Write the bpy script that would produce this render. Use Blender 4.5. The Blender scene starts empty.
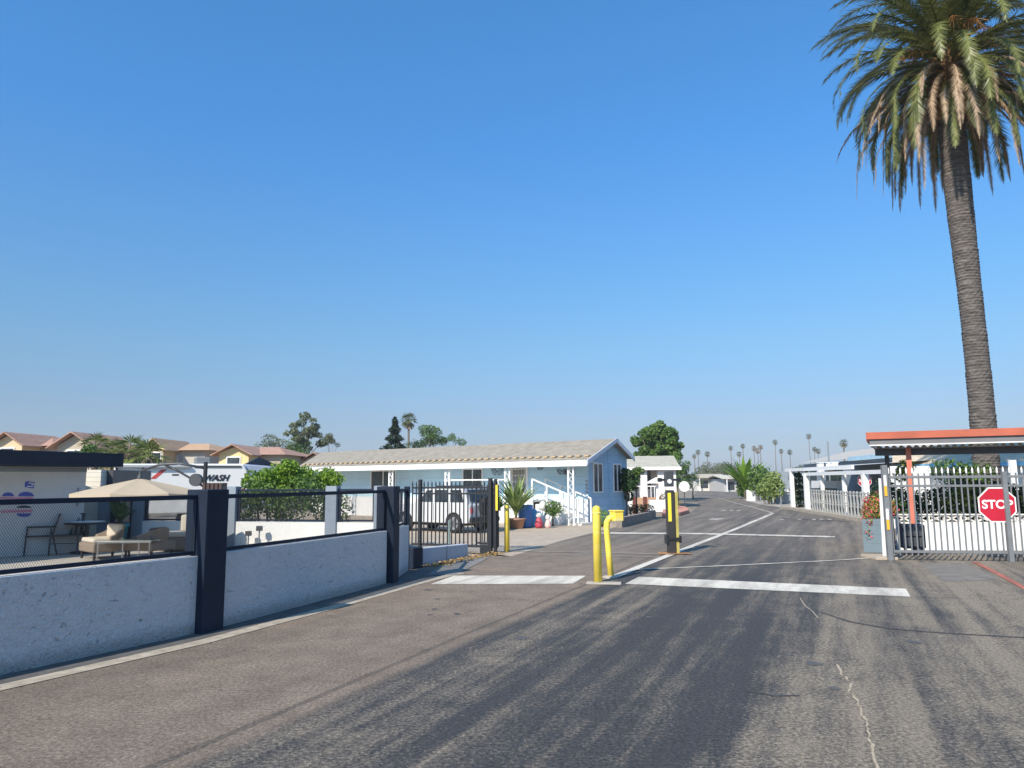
import bpy, bmesh, math, random
from mathutils import Vector, Matrix, Quaternion
PI = math.pi
sc = bpy.context.scene
COL = sc.collection

# ------------------------------------------------------------------ camera model
FPX, HC, PITCH, ROLL = 740.0, 1.65, math.atan(97 / 740), 0.006

def ray(x, y):
    u, v = x - 512, 384 - y
    u, v = u * math.cos(ROLL) + v * math.sin(ROLL), -u * math.sin(ROLL) + v * math.cos(ROLL)
    return Vector((u, FPX * math.cos(PITCH) - v * math.sin(PITCH), FPX * math.sin(PITCH) + v * math.cos(PITCH)))

def G(x, y, z=0.0):                     # point of the plane z seen at a pixel
    d = ray(x, y); t = (z - HC) / d.z
    return Vector((d.x * t, d.y * t, z))

def A(x, y, Y):                         # point at distance Y seen at a pixel
    d = ray(x, y); t = Y / d.y
    return Vector((d.x * t, Y, HC + d.z * t))

def hit(px, P, d, py=480):              # parameter along a ground line crossing an image column
    r = ray(px, py); k = r.x / r.y
    return (k * P[1] - P[0]) / (d[0] - k * d[1])

# ------------------------------------------------------------------ materials
def new_mat(name):
    m = bpy.data.materials.new(name); m.use_nodes = True
    nt = m.node_tree
    return m, nt, nt.nodes['Principled BSDF']

def N(nt, t, **kw):
    n = nt.nodes.new(t)
    for k, v in kw.items():
        if k in n.inputs: n.inputs[k].default_value = v
        else: setattr(n, k, v)
    return n

def ramp(nt, stops, interp='LINEAR'):
    r = nt.nodes.new('ShaderNodeValToRGB'); cr = r.color_ramp; cr.interpolation = interp
    while len(cr.elements) > 1: cr.elements.remove(cr.elements[-1])
    for i, (p, c) in enumerate(stops):
        e = cr.elements[0] if i == 0 else cr.elements.new(p)
        e.position = p
        c = c if isinstance(c, (tuple, list)) else (c, c, c)
        e.color = (*c[:3], 1)
    return r

def mixc(nt, fac, a, b, mode='MIX'):
    m = nt.nodes.new('ShaderNodeMix'); m.data_type = 'RGBA'; m.blend_type = mode
    def put(sock, v):
        if hasattr(v, 'links') or isinstance(v, bpy.types.NodeSocket): nt.links.new(v, sock)
        elif isinstance(v, (int, float)): sock.default_value = v
        else: sock.default_value = (*v[:3], 1)
    if isinstance(fac, bpy.types.NodeSocket): nt.links.new(fac, m.inputs[0])
    else: m.inputs[0].default_value = fac
    put(m.inputs[6], a); put(m.inputs[7], b)
    return m.outputs[2]

def M_(nt, op, a, b=0.5, c=0.5):
    m = nt.nodes.new('ShaderNodeMath'); m.operation = op
    for i, v in enumerate((a, b, c)):
        if isinstance(v, bpy.types.NodeSocket): nt.links.new(v, m.inputs[i])
        else: m.inputs[i].default_value = v
    return m.outputs[0]

MC = {}
def paint(name, col, rough=0.6, var=0.12, scale=3.0, bump=0.0, bscale=40.0, metal=0.0, dirt=None, spec=0.5, bdist=0.01):
    """painted / plain surface with a little uneven wear"""
    if name in MC: return MC[name]
    m, nt, b = new_mat(name); L = nt.links
    tc = N(nt, 'ShaderNodeTexCoord')
    n1 = N(nt, 'ShaderNodeTexNoise', Scale=scale, Detail=6.0, Roughness=0.65)
    L.new(tc.outputs['Object'], n1.inputs['Vector'])
    lo = tuple(c * (1 - var) for c in col); hi = tuple(min(1, c * (1 + var)) for c in col)
    r = ramp(nt, [(0.3, lo), (0.7, hi)]); L.new(n1.outputs['Fac'], r.inputs['Fac'])
    out = r.outputs['Color']
    if dirt:
        n2 = N(nt, 'ShaderNodeTexNoise', Scale=scale * 2.7, Detail=8.0, Roughness=0.7)
        L.new(tc.outputs['Object'], n2.inputs['Vector'])
        r2 = ramp(nt, [(0.55, 0.0), (0.72, 1.0)]); L.new(n2.outputs['Fac'], r2.inputs['Fac'])
        f = M_(nt, 'MULTIPLY', r2.outputs['Color'], dirt[1])
        out = mixc(nt, f, out, dirt[0])
    L.new(out, b.inputs['Base Color'])
    b.inputs['Roughness'].default_value = rough; b.inputs['Metallic'].default_value = metal
    b.inputs['Specular IOR Level'].default_value = spec
    if bump:
        n3 = N(nt, 'ShaderNodeTexNoise', Scale=bscale, Detail=5.0)
        L.new(tc.outputs['Object'], n3.inputs['Vector'])
        bp = N(nt, 'ShaderNodeBump', Strength=bump, Distance=bdist)
        L.new(n3.outputs['Fac'], bp.inputs['Height']); L.new(bp.outputs['Normal'], b.inputs['Normal'])
    MC[name] = m
    return m

def leafmat(name, dark, light, rough=0.55, trans=0.25, tint=None):
    if name in MC: return MC[name]
    m, nt, b = new_mat(name); L = nt.links
    g = N(nt, 'ShaderNodeNewGeometry')
    st = [(0.0, dark), (0.75, light)]
    if tint: st.append((1.0, tint))
    r = ramp(nt, st); L.new(g.outputs['Random Per Island'], r.inputs['Fac'])
    L.new(r.outputs['Color'], b.inputs['Base Color'])
    b.inputs['Roughness'].default_value = rough; b.inputs['Specular IOR Level'].default_value = 0.3
    t = N(nt, 'ShaderNodeBsdfTranslucent'); L.new(r.outputs['Color'], t.inputs['Color'])
    mx = N(nt, 'ShaderNodeMixShader'); mx.inputs[0].default_value = trans
    L.new(b.outputs[0], mx.inputs[1]); L.new(t.outputs[0], mx.inputs[2])
    L.new(mx.outputs[0], nt.nodes['Material Output'].inputs['Surface'])
    MC[name] = m
    return m

def banded(name, col, line, period, axis='Z', width=0.06, rough=0.6, var=0.08, depth=0.6, dist=0.01):
    """lap siding / block courses: thin dark joints every `period` metres along an object axis"""
    if name in MC: return MC[name]
    m, nt, b = new_mat(name); L = nt.links
    tc = N(nt, 'ShaderNodeTexCoord'); sp = N(nt, 'ShaderNodeSeparateXYZ')
    L.new(tc.outputs['Object'], sp.inputs[0])
    fr = M_(nt, 'FRACT', M_(nt, 'DIVIDE', sp.outputs[axis], period))
    j = M_(nt, 'LESS_THAN', fr, width)
    n1 = N(nt, 'ShaderNodeTexNoise', Scale=2.0, Detail=6.0, Roughness=0.6); L.new(tc.outputs['Object'], n1.inputs['Vector'])
    r = ramp(nt, [(0.3, tuple(c * (1 - var) for c in col)), (0.7, tuple(min(1, c * (1 + var)) for c in col))])
    L.new(n1.outputs['Fac'], r.inputs['Fac'])
    L.new(mixc(nt, j, r.outputs['Color'], line), b.inputs['Base Color'])
    bp = N(nt, 'ShaderNodeBump', Strength=depth, Distance=dist); L.new(fr, bp.inputs['Height'])
    L.new(bp.outputs['Normal'], b.inputs['Normal'])
    b.inputs['Roughness'].default_value = rough
    MC[name] = m
    return m

ANG = math.atan2(0.40, 0.917)           # the street runs 23.6 degrees clockwise of +Y

def asphalt():
    m, nt, b = new_mat('asphalt'); L = nt.links
    tc = N(nt, 'ShaderNodeTexCoord')
    mp = N(nt, 'ShaderNodeMapping'); mp.inputs['Rotation'].default_value = (0, 0, ANG)
    L.new(tc.outputs['Object'], mp.inputs['Vector'])
    sp = N(nt, 'ShaderNodeSeparateXYZ'); L.new(mp.outputs['Vector'], sp.inputs[0])
    X, Yc = sp.outputs['X'], sp.outputs['Y']
    # waviness of the lane edges
    wn = N(nt, 'ShaderNodeTexNoise', Scale=0.35, Detail=4.0); L.new(mp.outputs['Vector'], wn.inputs['Vector'])
    Xw = M_(nt, 'ADD', X, M_(nt, 'MULTIPLY', M_(nt, 'SUBTRACT', wn.outputs['Fac'], 0.5), 0.9))
    Xe = M_(nt, 'ADD', X, M_(nt, 'MULTIPLY', M_(nt, 'SUBTRACT', wn.outputs['Fac'], 0.5), 0.12))
    # stretched streaks along the street
    def streak(sx, sy, det=5.0, rough=0.6, off=0.0):
        mm = N(nt, 'ShaderNodeMapping'); mm.inputs['Scale'].default_value = (sx, sy, 1); mm.inputs['Location'].default_value = (off, off, 0)
        L.new(mp.outputs['Vector'], mm.inputs['Vector'])
        n = N(nt, 'ShaderNodeTexNoise', Scale=1.0, Detail=det, Roughness=rough); L.new(mm.outputs['Vector'], n.inputs['Vector'])
        return n.outputs['Fac']
    s1 = streak(2.7, 0.13); s2 = streak(6.5, 0.45, off=7.0); s3 = streak(0.8, 0.10, off=3.1)
    fine = N(nt, 'ShaderNodeTexNoise', Scale=34.0, Detail=8.0, Roughness=0.85); L.new(tc.outputs['Object'], fine.inputs['Vector'])
    fine2 = N(nt, 'ShaderNodeTexVoronoi', Scale=95.0); L.new(tc.outputs['Object'], fine2.inputs['Vector'])
    med = N(nt, 'ShaderNodeTexNoise', Scale=2.2, Detail=8.0, Roughness=0.7); L.new(tc.outputs['Object'], med.inputs['Vector'])
    # left lane (dusty, brown) versus sealed dark lane versus worn right side
    left = ramp(nt, [(0.32, (.190, .148, .112)), (0.68, (.285, .225, .170))]); L.new(med.outputs['Fac'], left.inputs['Fac'])
    worn = ramp(nt, [(0.405, (.062, .062, .064)), (0.47, (.135, .118, .100)), (0.57, (.270, .226, .170))])
    sm = M_(nt, 'ADD', M_(nt, 'MULTIPLY', s1, 0.55), M_(nt, 'MULTIPLY', s2, 0.2))
    sm = M_(nt, 'ADD', sm, M_(nt, 'MULTIPLY', med.outputs['Fac'], 0.25))
    # bias over the lane: dark band right of the edge, paler towards the right
    bias = ramp(nt, [(0.0, 0.40), (0.08, 0.40), (0.115, 0.43), (0.16, 0.37), (0.22, 0.35), (0.275, 0.37), (0.33, 0.50), (0.42, 0.47), (0.47, 0.54), (0.60, 0.46), (0.66, 0.55), (0.74, 0.47), (0.82, 0.54), (1.0, 0.57)])
    L.new(M_(nt, 'DIVIDE', M_(nt, 'ADD', Xw, 4.4), 13.0), bias.inputs['Fac'])
    sm2 = M_(nt, 'ADD', sm, M_(nt, 'SUBTRACT', bias.outputs['Color'], 0.46))
    sm2 = M_(nt, 'ADD', sm2, M_(nt, 'MULTIPLY', M_(nt, 'SUBTRACT', fine.outputs['Fac'], 0.5), 0.55))
    # farther on the surface is darker and more even
    far = ramp(nt, [(0.0, 0.0), (1.0, 1.0)]); L.new(M_(nt, 'DIVIDE', M_(nt, 'SUBTRACT', Yc, 13.0), 9.0), far.inputs['Fac'])
    L.new(sm2, worn.inputs['Fac'])
    farc = ramp(nt, [(0.38, (.098, .088, .080)), (0.60, (.250, .212, .172))]); L.new(sm, farc.inputs['Fac'])
    right = mixc(nt, M_(nt, 'MULTIPLY', far.outputs['Color'], 0.8), worn.outputs['Color'], farc.outputs['Color'])
    # edge between lanes
    e = ramp(nt, [(0.0, 0.0), (1.0, 1.0)]); L.new(M_(nt, 'DIVIDE', M_(nt, 'ADD', Xe, 3.66), 0.16), e.inputs['Fac'])
    lf = mixc(nt, far.outputs['Color'], left.outputs['Color'], farc.outputs['Color'])
    base = mixc(nt, e.outputs['Color'], lf, right)
    # darker seal line in the left lane near the kerb and thin tar seams
    seam = M_(nt, 'LESS_THAN', M_(nt, 'ABSOLUTE', M_(nt, 'ADD', Xe, 3.80)), 0.035)
    base = mixc(nt, M_(nt, 'MULTIPLY', seam, 0.45), base, (.05, .05, .05))
    s3r = ramp(nt, [(0.52, 0.0), (0.62, 1.0)]); L.new(s3, s3r.inputs['Fac'])
    base = mixc(nt, M_(nt, 'MULTIPLY', s3r.outputs['Color'], 0.22), base, (.06, .058, .058))
    # aggregate
    agg = ramp(nt, [(0.36, 0.40), (0.50, 1.0), (0.64, 1.9)]); L.new(fine.outputs['Fac'], agg.inputs['Fac'])
    base = mixc(nt, 1.0, base, agg.outputs['Color'], 'MULTIPLY')
    ag2 = ramp(nt, [(0.0, 1.35), (0.35, 1.0), (0.8, 0.75)]); L.new(fine2.outputs['Distance'], ag2.inputs['Fac'])
    base = mixc(nt, 0.6, base, ag2.outputs['Color'], 'MULTIPLY')
    # hairline cracks
    wv = N(nt, 'ShaderNodeTexVoronoi', Scale=0.55, feature='DISTANCE_TO_EDGE')
    dn = N(nt, 'ShaderNodeTexNoise', Scale=1.8, Detail=6.0); L.new(tc.outputs['Object'], dn.inputs['Vector'])
    av = N(nt, 'ShaderNodeVectorMath', operation='ADD'); L.new(tc.outputs['Object'], av.inputs[0]); L.new(dn.outputs['Color'], av.inputs[1])
    L.new(av.outputs[0], wv.inputs['Vector'])
    ck = M_(nt, 'LESS_THAN', wv.outputs['Distance'], 0.0045)
    base = mixc(nt, M_(nt, 'MULTIPLY', ck, 0.35), base, (.03, .03, .03))
    L.new(base, b.inputs['Base Color'])
    b.inputs['Roughness'].default_value = 0.85; b.inputs['Specular IOR Level'].default_value = 0.25
    bp = N(nt, 'ShaderNodeBump', Strength=0.8, Distance=0.015); L.new(fine.outputs['Fac'], bp.inputs['Height'])
    L.new(bp.outputs['Normal'], b.inputs['Normal'])
    return m

def road_paint(name, col, wear=0.35):
    m, nt, b = new_mat(name); L = nt.links
    tc = N(nt, 'ShaderNodeTexCoord')
    n = N(nt, 'ShaderNodeTexNoise', Scale=9.0, Detail=9.0, Roughness=0.8); L.new(tc.outputs['Object'], n.inputs['Vector'])
    r = ramp(nt, [(0.30, tuple(c * .5 for c in col)), (0.44, col), (0.8, tuple(min(1, c * 1.1) for c in col))]); L.new(n.outputs['Fac'], r.inputs['Fac'])
    n2 = N(nt, 'ShaderNodeTexNoise', Scale=16.0, Detail=9.0, Roughness=0.85); L.new(tc.outputs['Object'], n2.inputs['Vector'])
    r2 = ramp(nt, [(wear, (.20, .19, .18)), (wear + .08, (1, 1, 1))]); L.new(n2.outputs['Fac'], r2.inputs['Fac'])
    mw = N(nt, 'ShaderNodeMapping'); mw.inputs['Rotation'].default_value = (0, 0, ANG); mw.inputs['Scale'].default_value = (1, 1, 1); L.new(tc.outputs['Object'], mw.inputs['Vector'])
    mw2 = N(nt, 'ShaderNodeMapping'); mw2.inputs['Scale'].default_value = (3.2, .5, 1); L.new(mw.outputs['Vector'], mw2.inputs['Vector'])
    n3 = N(nt, 'ShaderNodeTexNoise', Scale=1.0, Detail=5.0, Roughness=0.6); L.new(mw2.outputs['Vector'], n3.inputs['Vector'])
    r3 = ramp(nt, [(0.38, .62), (0.6, 1.0)]); L.new(n3.outputs['Fac'], r3.inputs['Fac'])
    cc = mixc(nt, 1.0, r.outputs['Color'], r2.outputs['Color'], 'MULTIPLY')
    L.new(mixc(nt, 1.0, cc, r3.outputs['Color'], 'MULTIPLY'), b.inputs['Base Color'])
    b.inputs['Roughness'].default_value = 0.8
    return m

def stucco():
    m, nt, b = new_mat('white_stucco'); L = nt.links
    tc = N(nt, 'ShaderNodeTexCoord')
    dn = N(nt, 'ShaderNodeTexNoise', Scale=7.0, Detail=4.0); L.new(tc.outputs['Object'], dn.inputs['Vector'])
    av = N(nt, 'ShaderNodeVectorMath', operation='MULTIPLY_ADD'); L.new(dn.outputs['Color'], av.inputs[0]); av.inputs[1].default_value = (.25, .25, .25); L.new(tc.outputs['Object'], av.inputs[2])
    n1 = N(nt, 'ShaderNodeTexNoise', Scale=19.0, Detail=8.0, Roughness=0.70)
    ms_ = N(nt, 'ShaderNodeMapping'); ms_.inputs['Scale'].default_value = (.55, .55, 1.1); L.new(av.outputs[0], ms_.inputs['Vector']); L.new(ms_.outputs['Vector'], n1.inputs['Vector'])
    r = ramp(nt, [(0.31, 0.0), (0.38, 0.7), (0.60, 0.90), (1.0, 1.0)]); L.new(n1.outputs['Fac'], r.inputs['Fac'])
    n2 = N(nt, 'ShaderNodeTexNoise', Scale=45.0, Detail=4.0); L.new(tc.outputs['Object'], n2.inputs['Vector'])
    h = M_(nt, 'ADD', r.outputs['Color'], M_(nt, 'MULTIPLY', n2.outputs['Fac'], 0.85))
    bp = N(nt, 'ShaderNodeBump', Strength=1.0, Distance=0.045); L.new(h, bp.inputs['Height'])
    L.new(bp.outputs['Normal'], b.inputs['Normal'])
    # grime splashed along the foot
    sp = N(nt, 'ShaderNodeSeparateXYZ'); L.new(tc.outputs['Object'], sp.inputs[0])
    g = M_(nt, 'ADD', sp.outputs['Z'], M_(nt, 'MULTIPLY', n1.outputs['Fac'], -0.35))
    gr = ramp(nt, [(0.0, 1.0), (0.10, 0.0)]); L.new(M_(nt, 'ADD', g, 0.12), gr.inputs['Fac'])
    pit = ramp(nt, [(0.325, 1.0), (0.36, 0.0)]); L.new(M_(nt, 'ADD', n1.outputs['Fac'], M_(nt, 'MULTIPLY', M_(nt, 'SUBTRACT', sp.outputs['Z'], .22), .13)), pit.inputs['Fac'])  # crevice shade and dirt painted into the pits, denser towards the foot
    c = mixc(nt, M_(nt, 'MULTIPLY', gr.outputs['Color'], 0.55), (.72, .72, .72), (.36, .30, .23))
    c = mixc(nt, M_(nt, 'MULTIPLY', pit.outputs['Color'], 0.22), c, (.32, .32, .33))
    L.new(c, b.inputs['Base Color']); b.inputs['Roughness'].default_value = 0.9
    return m

def rooftile(name, c1, c2, period=0.25, axis='X'):
    m, nt, b = new_mat(name); L = nt.links
    tc = N(nt, 'ShaderNodeTexCoord')
    n1 = N(nt, 'ShaderNodeTexNoise', Scale=3.0, Detail=8.0, Roughness=0.75); L.new(tc.outputs['Object'], n1.inputs['Vector'])
    r = ramp(nt, [(0.35, c1), (0.65, c2)]); L.new(n1.outputs['Fac'], r.inputs['Fac'])
    n2 = N(nt, 'ShaderNodeTexNoise', Scale=26.0, Detail=4.0, Roughness=0.8); L.new(tc.outputs['Object'], n2.inputs['Vector'])
    r2 = ramp(nt, [(0.35, .75), (0.65, 1.25)]); L.new(n2.outputs['Fac'], r2.inputs['Fac'])
    c = mixc(nt, 1.0, r.outputs['Color'], r2.outputs['Color'], 'MULTIPLY')
    sp = N(nt, 'ShaderNodeSeparateXYZ'); L.new(tc.outputs['Object'], sp.inputs[0])
    fr = M_(nt, 'PINGPONG', sp.outputs[axis], period)
    bp = N(nt, 'ShaderNodeBump', Strength=0.5, Distance=0.06); L.new(fr, bp.inputs['Height']); L.new(bp.outputs['Normal'], b.inputs['Normal'])
    L.new(c, b.inputs['Base Color']); b.inputs['Roughness'].default_value = 0.9
    return m

def glass_dark(name='window_glass', col=(.03, .04, .05)):
    if name in MC: return MC[name]
    m, nt, b = new_mat(name)
    b.inputs['Base Color'].default_value = (*col, 1); b.inputs['Roughness'].default_value = 0.12
    b.inputs['Specular IOR Level'].default_value = 0.6
    tc = N(nt, 'ShaderNodeTexCoord'); n = N(nt, 'ShaderNodeTexNoise', Scale=4.0); nt.links.new(tc.outputs['Object'], n.inputs['Vector'])
    r = ramp(nt, [(0.4, tuple(c * .7 for c in col)), (0.6, tuple(c * 1.6 for c in col))]); nt.links.new(n.outputs['Fac'], r.inputs['Fac'])
    nt.links.new(r.outputs['Color'], b.inputs['Base Color'])
    MC[name] = m
    return m

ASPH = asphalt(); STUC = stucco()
WHITE = paint('white_paint', (.78, .78, .77), .5, .06)
WHITE_OLD = paint('weathered_white_paint', (.72, .71, .68), .6, .1, dirt=((.45, .42, .36), .4))
NAVY = paint('navy_paint', (.009, .017, .034), .6, .25, 2.5, bump=.15, bscale=60, spec=.25)
DGREY = paint('dark_grey_metal', (.055, .058, .065), .45, .2, 6)
MGREY = paint('mid_grey_paint', (.20, .23, .26), .6, .1)
BLACK = paint('black_metal', (.018, .02, .024), .4, .3, 6)
RUBBER = paint('rubber', (.02, .02, .02), .85, .2)
YELLOW = paint('yellow_paint', (.84, .64, .08), .5, .14, 2.2, dirt=((.74, .68, .42), .9))
YSTRIP = paint('yellow_reflector', (.85, .65, .05), .35, .1)
CONC = paint('concrete', (.42, .345, .265), .9, .16, 1.6, bump=.3, bscale=60, dirt=((.22, .19, .16), .5))
KERB = paint('kerb_concrete', (.38, .33, .26), .9, .3, 6, bump=.4, bscale=50, dirt=((.16, .14, .12), .6))
PATIO = paint('patio_concrete', (.46, .42, .36), .9, .1, 2, bump=.2, bscale=60)
DIRT = paint('dry_earth', (.24, .20, .15), .95, .25, .4, bump=.4, bscale=12)
CHROME = paint('bright_metal', (.42, .43, .45), .25, .08, metal=.9)
BARK = paint('bark', (.13, .10, .075), .9, .3, 6, bump=.6, bscale=14)

# ------------------------------------------------------------------ mesh collector
class MB:
    def __init__(s): s.v = []; s.f = []; s.mi = []; s.cur = 0
    def m(s, i): s.cur = i; return s
    def face(s, pts):
        k = len(s.v); s.v.extend(Vector(p) for p in pts); s.f.append(tuple(range(k, k + len(pts)))); s.mi.append(s.cur); return s
    def raw(s, vs, fs):
        k = len(s.v); s.v.extend(Vector(p) for p in vs)
        for f in fs: s.f.append(tuple(i + k for i in f)); s.mi.append(s.cur)
        return s
    def box(s, lo, hi, rz=0.0, c=(0, 0, 0)):
        x0, y0, z0 = lo; x1, y1, z1 = hi
        vs = [Vector(p) for p in ((x0,y0,z0),(x1,y0,z0),(x1,y1,z0),(x0,y1,z0),(x0,y0,z1),(x1,y0,z1),(x1,y1,z1),(x0,y1,z1))]
        if rz:
            R = Matrix.Rotation(rz, 3, 'Z'); vs = [R @ p for p in vs]
        c = Vector(c); vs = [p + c for p in vs]
        return s.raw(vs, [(0,3,2,1),(4,5,6,7),(0,1,5,4),(1,2,6,5),(2,3,7,6),(3,0,4,7)])
    def bar(s, p, q, w, h=None, up=(0, 0, 1)):       # rectangular bar from p to q
        p, q = Vector(p), Vector(q); h = h or w; d = (q - p).normalized(); u = Vector(up)
        if abs(d.dot(u)) > .99: u = Vector((0, 1, 0))
        a = d.cross(u).normalized() * w / 2; b = a.cross(d).normalized() * h / 2
        vs = [p-a-b, p+a-b, p+a+b, p-a+b, q-a-b, q+a-b, q+a+b, q-a+b]
        return s.raw(vs, [(0,3,2,1),(4,5,6,7),(0,1,5,4),(1,2,6,5),(2,3,7,6),(3,0,4,7)])
    def tube(s, pts, rad, n=10, cap=True):
        pts = [Vector(p) for p in pts]; rs = rad if isinstance(rad, (list, tuple)) else [rad] * len(pts)
        rings = []; a = None
        for i, p in enumerate(pts):
            d = (pts[min(i+1, len(pts)-1)] - pts[max(i-1, 0)]).normalized()
            if a is None: a = d.orthogonal().normalized()
            else: a = (a - d * a.dot(d)).normalized()
            b = d.cross(a)
            rings.append([p + (a * math.cos(2*PI*k/n) + b * math.sin(2*PI*k/n)) * rs[i] for k in range(n)])
        vs = [q for r in rings for q in r]
        fs = [(i*n+k, i*n+(k+1)%n, (i+1)*n+(k+1)%n, (i+1)*n+k) for i in range(len(pts)-1) for k in range(n)]
        if cap: fs.append(tuple(range(n))[::-1]); fs.append(tuple((len(pts)-1)*n+k for k in range(n)))
        return s.raw(vs, fs)
    def lathe(s, prof, c=(0, 0, 0), n=20):
        c = Vector(c); vs = [c + Vector((r*math.cos(2*PI*k/n), r*math.sin(2*PI*k/n), z)) for r, z in prof for k in range(n)]
        fs = [(i*n+k, i*n+(k+1)%n, (i+1)*n+(k+1)%n, (i+1)*n+k) for i in range(len(prof)-1) for k in range(n)]
        fs.append(tuple(range(n))[::-1]); fs.append(tuple((len(prof)-1)*n+k for k in range(n)))
        return s.raw(vs, fs)
    def prism(s, poly, off):                         # polygon of 3D points extruded by a vector
        off = Vector(off); n = len(poly); vs = [Vector(p) for p in poly]; vs += [p + off for p in vs]
        fs = [tuple(range(n))[::-1], tuple(range(n, 2*n))] + [(i, (i+1)%n, n+(i+1)%n, n+i) for i in range(n)]
        return s.raw(vs, fs)
    def build(s, name, mats, parent=None, loc=None, rz=0.0, smooth=False, bevel=0.0):
        me = bpy.data.meshes.new(name); me.from_pydata([tuple(p) for p in s.v], [], s.f)
        if not isinstance(mats, (list, tuple)): mats = [mats]
        for m in mats: me.materials.append(m)
        if len(mats) > 1: me.polygons.foreach_set('material_index', s.mi)
        if smooth: me.polygons.foreach_set('use_smooth', [True] * len(me.polygons))
        me.update()
        o = bpy.data.objects.new(name, me); COL.objects.link(o)
        if parent: o.parent = parent
        if loc is not None: o.location = loc
        if rz: o.rotation_euler = (0, 0, rz)
        if bevel:
            bm = bmesh.new(); bm.from_mesh(me); bmesh.ops.remove_doubles(bm, verts=bm.verts, dist=1e-5)
            bmesh.ops.recalc_face_normals(bm, faces=bm.faces); bm.to_mesh(me); bm.free()
            md = o.modifiers.new('bevel', 'BEVEL'); md.width = bevel; md.segments = 2; md.limit_method = 'ANGLE'
        return o

def tag(o, label=None, cat=None, group=None, kind=None):
    if label: o['label'] = label
    if cat: o['category'] = cat
    if group: o['group'] = group
    if kind: o['kind'] = kind
    return o

def thing(name, label, cat, loc=(0, 0, 0), rz=0.0, group=None):
    o = bpy.data.objects.new(name, None); COL.objects.link(o); o.location = loc; o.rotation_euler = (0, 0, rz)
    o.empty_display_size = .2
    return tag(o, label, cat, group)

def copy_tree(o, label=None, loc=None, rz=None, parent=None, scale=None):
    c = o.copy(); COL.objects.link(c)
    if parent: c.parent = parent
    if label: c['label'] = label
    if loc is not None: c.location = loc
    if rz is not None: c.rotation_euler = (0, 0, rz)
    if scale is not None: c.scale = (scale, scale, scale)
    for ch in [x for x in COL.objects if x.parent == o]:
        copy_tree(ch, parent=c)
    return c

def struct(name, mb, mat, **k): return tag(mb.build(name, mat, **k), kind='structure')

def sheet(name, pts, z, mat):
    mb = MB(); mb.face([(p[0], p[1], z) for p in pts]); return struct(name, mb, mat)

FONT_CACHE = {}
def text_mesh(name, body, size, mat, parent, loc, rot, shear=0.0, depth=0.004, bold=0.0):
    cu = bpy.data.curves.new('t', 'FONT'); cu.body = body; cu.size = size; cu.align_x = 'CENTER'; cu.align_y = 'CENTER'
    cu.extrude = depth; cu.shear = shear; cu.offset = bold
    t = bpy.data.objects.new('t', cu); COL.objects.link(t)
    dg = bpy.context.evaluated_depsgraph_get(); me = bpy.data.meshes.new_from_object(t.evaluated_get(dg))
    COL.objects.unlink(t); bpy.data.objects.remove(t)
    me.materials.clear(); me.materials.append(mat)
    o = bpy.data.objects.new(name, me); COL.objects.link(o); o.parent = parent; o.location = loc; o.rotation_euler = rot
    return o

# ------------------------------------------------------------------ foliage
def leaves(mb, blobs, n, size, rng, flat=0.0, inner=0.55, aspect=.5):
    """n leaf faces scattered through ellipsoid clumps"""
    w = [b[3] * b[4] * b[5] for b in blobs]
    for _ in range(n):
        b = rng.choices(blobs, w)[0]
        d = Vector((rng.gauss(0, 1), rng.gauss(0, 1), rng.gauss(0, 1))).normalized()
        r = inner + (1 - inner) * rng.random() ** .5
        if rng.random() < .12: r *= 1.12
        p = Vector((b[0] + d.x*b[3]*r, b[1] + d.y*b[4]*r, b[2] + d.z*b[5]*r))
        a = (d + Vector((rng.gauss(0, .8), rng.gauss(0, .8), rng.gauss(0, .8)))).normalized()
        t = a.orthogonal().normalized(); t = Quaternion(a, rng.uniform(0, 2*PI)) @ t
        q = a.cross(t); s = size * rng.uniform(.6, 1.3)
        mb.face([p - t*s*.5, p + q*s*aspect*.5, p + t*s*.5, p - q*s*aspect*.5])
    return mb

def clumps(rng, c, R, n, r, flat=1.0, lower=-.5):
    out = []
    for _ in range(n):
        d = Vector((rng.gauss(0, 1), rng.gauss(0, 1), rng.gauss(0, 1))).normalized()
        if d.z < lower: d.z = abs(d.z)
        k = rng.uniform(.35, 1.0); rr = r * rng.uniform(.65, 1.25)
        out.append((c[0] + d.x*R[0]*k, c[1] + d.y*R[1]*k, c[2] + d.z*R[2]*k, rr, rr, rr * flat))
    return out

def tree(name, label, cat, base, H, R, ncl, rcl, nl, ls, mat, seed, group=None, crown_c=.68, crown_h=.34, trunk_r=.16, flat=.8, bark=None, leanx=0.0):
    rng = random.Random(seed); t = thing(name, label, cat, base, 0, group)
    cz = H * crown_c
    bl = clumps(rng, (leanx, 0, cz), (R, R, H * crown_h), ncl, rcl, flat)
    tr = MB(); top = Vector((leanx * .6, 0, cz * .75))
    tr.tube([(0, 0, 0), (leanx*.15, .03, H*.2), (leanx*.4, -.05, H*.4), top], [trunk_r*1.3, trunk_r, trunk_r*.8, trunk_r*.5], 8)
    for b in bl[:max(5, ncl // 2)]:
        s = Vector((leanx*.3, 0, H * rng.uniform(.25, .45))); e = Vector(b[:3])
        tr.tube([s, s.lerp(e, .5) + Vector((rng.uniform(-.1, .1)*R, rng.uniform(-.1, .1)*R, .05*H)), e], [trunk_r*.5, trunk_r*.3, trunk_r*.1], 6)
    tr.build('trunk', bark or BARK, t, smooth=True)
    leaves(MB(), bl, 0, ls, rng)
    cr = MB(); leaves(cr, bl, nl, ls, rng); cr.build('crown', mat, t)
    return t

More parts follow.
